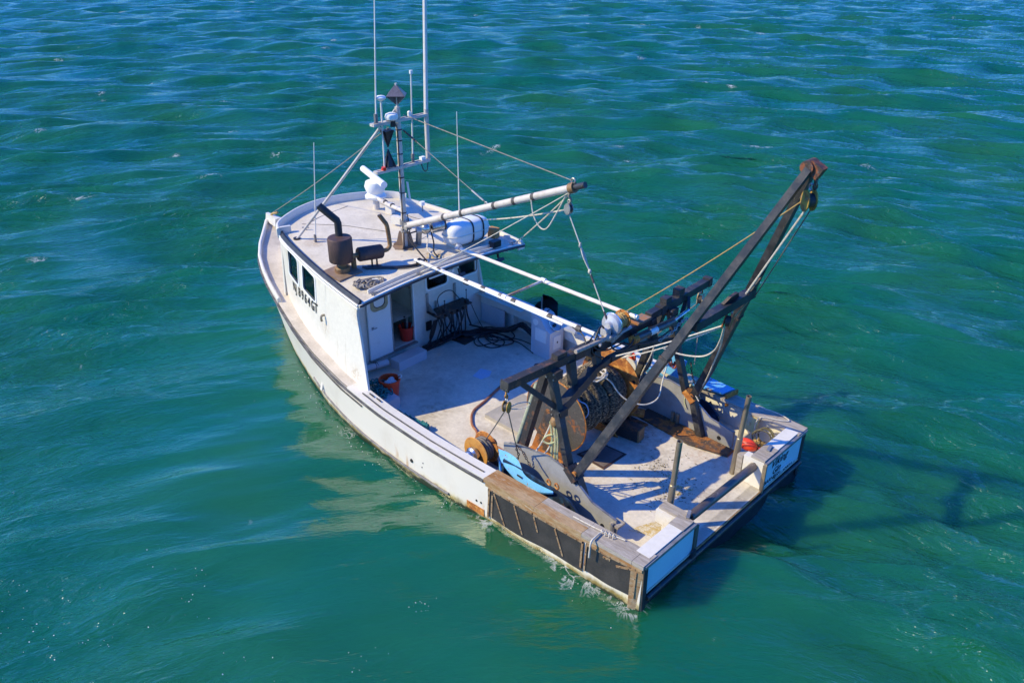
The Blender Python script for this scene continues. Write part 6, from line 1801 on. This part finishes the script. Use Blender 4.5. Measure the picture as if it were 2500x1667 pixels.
# ------------------------------------------------------------------ running ropes and wires
tipb = Vector((-.34, -.04, 5.48))
line("hoist_rope", sag((2.46, -.16, 2.86), tipb, .05), .009, rope_yellow, "tan hoist rope from the gantry winch up to the A frame head")
line("hoist_rope", sag((-.33, -.08, 5.34), (.54, -.50, 3.72), .0), .015, rope_white, "pale rope from the head pulley down to the crossbar")
line("hoist_wire", sag((-.40, -.08, 5.38), (.48, -.68, 3.66), .0), .009, wire, "dark wire from the head pulley down along the starboard leg", "wire")
line("hoist_rope", sag((.52, -.62, 3.62), (.52, -.16, 3.44), .0), .011, rope_yellow, "short tan rope from the starboard leg to the orange pulley")
line("rope", sag((.56, .02, 3.40), (2.14, .32, 2.42), .02), .013, rope_white, "white rope from the orange pulley to the gantry beam")
line("rope", sag((.56, .00, 3.38), (2.10, .20, 2.36), .05), .011, rope_white, "second white rope just under the one from orange pulley")
line("rope", [(.56, -.04, 3.34), (.72, -.28, 3.0), (.92, -.50, 2.66), (1.18, -.62, 2.42), (1.52, -.58, 2.34), (1.80, -.45, 2.40)], .013, rope_white, "white rope swinging in a curve below the orange pulley", smooth_pts=6)
line("rope", [(.56, -.05, 3.34), (.78, -.42, 2.80), (1.10, -.85, 2.18), (1.38, -1.22, 1.66), (1.66, -1.58, 1.20), (1.70, -1.62, 1.05)], .012, rope_white, "white rope from the orange pulley down to the starboard hinge", smooth_pts=5)
line("rope", [(1.70, -1.62, 1.06), (1.74, -1.70, 1.0), (1.80, -1.64, 1.14), (1.72, -1.52, 1.12), (1.62, -1.50, 1.02)], .011, rope_white, "white rope turns round the starboard hinge bracket", smooth_pts=6)
r = thing("lift_line", "white lift line with knots and a ring from boom pulley to the gantry winch", "rope", (3.46, 0, 4.36))
l0, l1 = Vector((3.46, 0, 4.34)), Vector((2.52, .10, 2.86))
MB().cyl(l0, l1, .011, seg=6).build("line", rope_white, r)
p1, p2 = l0.lerp(l1, .30), l0.lerp(l1, .55)
MB().torus(p1, (1, .3, 0), .035, .012, 12, 6).build("ring", rope_white, r)
MB().tube(spline([p1, p1.lerp(p2, .4) + Vector((.01, -.03, 0)), p2], 5), .010, 6).build("strand", rope_white, r)
MB().tube(spline([p1, p1.lerp(p2, .4) + Vector((0, .03, 0)), p2], 5), .010, 6).build("strand", rope_white, r)
MB().ball(p2, .03, (1, 1, 1.4), 8, 6).build("knot", rope_white, r)
MB().cyl(l0.lerp(l1, .58), l0.lerp(l1, .66), .017, seg=8).build("splice", tape, r)
MB().cyl(l0.lerp(l1, .93), l1, .016, seg=8).build("splice", tape, r)
line("trawl_wire", sag((3.60, 1.74, .84), (GX + .02, 2.40, 2.26), .01), .010, wire, "steel wire from the port reel up to the gantry pulley", "wire")
line("trawl_wire", sag((GX - .03, 2.42, 2.24), (2.78, 1.88, 1.22), .0), .010, wire, "steel wire from the port gantry pulley down to the trawl door", "wire")
line("trawl_wire", sag((3.60, -1.74, .84), (GX + .02, -2.56, 2.28), .0), .010, wire, "steel wire from the starboard reel up to the gantry pulley", "wire")
line("trawl_wire", sag((GX - .03, -2.58, 2.26), (2.05, -1.95, 1.4), .0), .010, wire, "steel wire from the starboard gantry pulley down to the door", "wire")
line("rope_loop", [(GX - .02, 2.38, 2.28), (GX - .1, 2.28, 2.34), (GX - .16, 2.14, 2.32), (GX - .14, 2.10, 2.24), (GX - .06, 2.22, 2.20), (GX - .0, 2.36, 2.24)], .007, rope_white, "small white rope loop at the port gantry pulley", smooth_pts=6)
# ropes hung on the port legs
line("rope_bight", [(2.40, 1.46, 1.72), (2.44, 1.50, 1.50), (2.52, 1.58, 1.22), (2.58, 1.62, 1.06), (2.52, 1.60, 1.00), (2.42, 1.54, 1.12), (2.36, 1.48, 1.40), (2.34, 1.46, 1.70)], .013, rope_white, "pale rope loop hung on the port gantry legs", smooth_pts=6)
for k, (dx, zz) in enumerate(((0, .62), (.07, .80), (-.05, .98))):
    line("rope_tail", [(2.36 + dx, 1.48, 1.62), (2.30 + dx, 1.50, 1.35), (2.28 + dx, 1.52, 1.05), (2.22 + dx, 1.54, zz)], .022 - .004 * k, rope_green, ["long green white rope tail hanging between the port gantry legs", "green rope tail with a knot on the port gantry legs", "short green rope tail on the port gantry legs"][k], smooth_pts=6)
solo(MB().ball((2.33, 1.48, 1.66), .075, (1, 1, 1.2), 10, 8, .8), "rope_knot", rust_tan, "rusty hook and knot on the port gantry brace", "hook")
line("rope_bight", [(2.36, 1.50, 1.42), (2.44, 1.54, 1.38), (2.48, 1.58, 1.30), (2.40, 1.55, 1.26), (2.30, 1.5, 1.32), (2.28, 1.48, 1.42)], .016, rope_green, "green rope turns knotted round the port gantry leg", smooth_pts=6)
# clutter at the starboard legs
rnd = random.Random(12)
for k in range(5):
    line("hanging_line", [(2.50 + .03 * k, -1.38 - .03 * k, 2.1 - .12 * k), (2.62 + .02 * k, -1.42 - .04 * k, 1.6), (2.78, -1.45 - .05 * k, 1.2), (2.92 + .03 * k, -1.50, .80)], .012, [rope_white, hose_m, rope_dark, hose_m, rope_white][k], ["pale line tied along the starboard forward gantry leg", "black hose along the starboard forward gantry leg", "dirty rope along the starboard forward gantry leg", "second black hose behind the starboard gantry leg", "pale line nearest the drum at the starboard gantry leg"][k], "line", smooth_pts=5)
solo(MB().tube(tangle((2.35, -1.80, 1.28), .12, .12, .3, 34, rnd), .012, 5), "orange_twine", rope_mat("orange_twine", (.55, .16, .09), (.42, .12, .07)), "orange twine bunched at the starboard trawl door", "twine")
line("rope_end", [(1.95, -1.66, 1.08), (1.94, -1.62, .95), (1.96, -1.60, .85), (1.90, -1.58, .72)], .012, rope_green, "pale rope end hanging on the starboard pen panel", smooth_pts=5)
# stays of the stern rope on the port plank
r = thing("rail_line", "white line tied along the port rail planks near the stern", "rope", (.8, 2.25, .86))
MB().tube(spline([(1.30, 2.22, .865), (.95, 2.19, .862), (.72, 2.16, .866), (.46, 2.10, .864)], 5), .010, 6).build("line", rope_white, r)
for k in range(4):
    MB().torus((.80 - .06 * k, 2.19 - .01 * k, .865), (1, .4, 0), .035, .009, 12, 5).build("turn", rope_white, r)
MB().tube(spline([(.80, 2.24, .87), (.79, 2.34, .875), (.78, 2.45, .86), (.785, 2.465, .70), (.79, 2.462, .58)], 5), .016, 6).build("tail", rope_white, r)
line("deck_line", [(3.30, -1.5, 1.2), (2.9, -1.2, 1.6), (2.62, -.95, 1.95), (2.38, -.75, 2.2)], .020, pipew, "pale bar slanting from the starboard drum side to the gantry", "bar")

# ------------------------------------------------------------------ stern: posts, roller, floats
def stern_post(base, top, label, zsleeve):
    r = thing("stern_post", label, "post", base)
    b_, t_ = Vector(base), Vector(top)
    d = (t_ - b_)
    MB().lathe([(.043, 0), (.043, d.length), (.034, d.length), (.034, d.length - .10), (0, d.length - .10)], b_, d, 18).build("pipe", stain_pipe, r)
    MB().lathe([(.052, 0), (.052, zsleeve), (.043, zsleeve + .01)], b_, d, 18).build("sleeve", stain_pipe, r)
    return r
stern_post((.55, .90, DECK), (.50, .89, 1.90), "rusty steel pipe post by the port end of the stern roller", .82)
stern_post((.56, -1.01, DECK), (.50, -1.05, 1.80), "rusty steel pipe post by the starboard end of the stern roller", .70)
r = thing("stern_roller", "long worn steel roller across the stern opening", "roller", (.17, 0, .72))
MB().lathe([(0, 0), (.06, 0), (.07, .02), (.07, 1.81), (.06, 1.83), (0, 1.83)], (.17, .91, .74), (0, -1, -.03), 26).build("roller", M("roller_steel", (.20, .155, .13), (.13, .105, .095), 3, .42, .6, (.30, .25, .20), 8, .58, .68, rough=.38, metal=.5, bump=.1, stretch=(1, .5, 1)), r)
for y in (.935, -.925): MB().cyl((.17, y + .02, .72), (.17, y - .02, .72), .03, seg=12).build("axle", black, r)
r = thing("float", "bright red float lying in the starboard stern corner", "float", (.68, -1.62, DECK))
MB().ball((.66, -1.62, .52), .13, (1.35, .8, .8), 16, 12).build("body", M("float_red", (.80, .06, .02), (.72, .09, .02), 4, rough=.35, bump=.03), r)
MB().cyl((.48, -1.66, .5), (.45, -1.67, .5), .03, seg=10).build("eye", redp, r)
for k in range(3):
    c_ = Vector((.60 - .03 * k, -1.98 - .02 * k, .52 + .015 * k))
    line("hose_ring", [c_ + Vector((math.cos(q) * .15, .05 * math.cos(q + k), math.sin(q) * .14)) for q in np.linspace(0, 2 * PI * .98, 26)], .013, rope_mat("dark_olive_line", (.10, .09, .05), (.16, .14, .08)), "dark olive line coiled upright in the starboard stern corner", "line", "dark coils in the stern corner")
rnd = random.Random(17)
solo(MB().tube(tangle((.48, -1.80, .42), .14, .16, .16, 40, rnd), .013, 5), "line_heap", rope_mat("brown_line", (.14, .10, .05), (.30, .20, .09)), "heap of brown line beside the red float", "line")
mb = MB()
for k in range(5): mb.ball((.42 + rnd.uniform(-.06, .06), -1.72 + rnd.uniform(-.1, .1), .40 + rnd.uniform(-.02, .05)), .035, (1, 1, .8), 8, 6)
r = thing("gear_pile", "pile of orange and yellow gear scraps in the starboard stern corner", "gear", (.86, -1.86, .6))
MB().prism([(1.02, -2.08, .50), (.78, -2.10, .46), (.74, -2.12, .78), (.98, -2.10, .80)], (0, .03, 0)).build("yellow_sheet", M("yellow_sheet_paint", (.62, .50, .22), (.55, .47, .30), 6, .45, .6, (.45, .16, .03), 9, .56, .64, rough=.6), r)
MB().prism([(1.05, -2.06, .66), (.98, -2.08, .62), (.96, -2.08, .86), (1.04, -2.06, .84)], (0, .03, 0)).build("rusty_strip", rust, r)
MB().tube(tangle((.62, -1.9, .42), .12, .1, .12, 24, rnd), .014, 5).build("strand", rope_yellow, r)
solo(mb, "net_floats", rag, "few pale net floats in the starboard stern corner", "floats")
line("rope", [(.62, -2.10, .86), (.72, -2.04, .84), (.76, -2.0, .70), (.74, -1.98, .48)], .009, rope_white, "thin pale rope hanging inside the starboard stern rail", smooth_pts=5)
line("rope", [(.62, -2.10, .862), (.40, -2.18, .866), (.30, -2.28, .868), (.55, -2.34, .87), (.95, -2.30, .87)], .010, rope_white, "white rope lying along the starboard stern rail", smooth_pts=5)
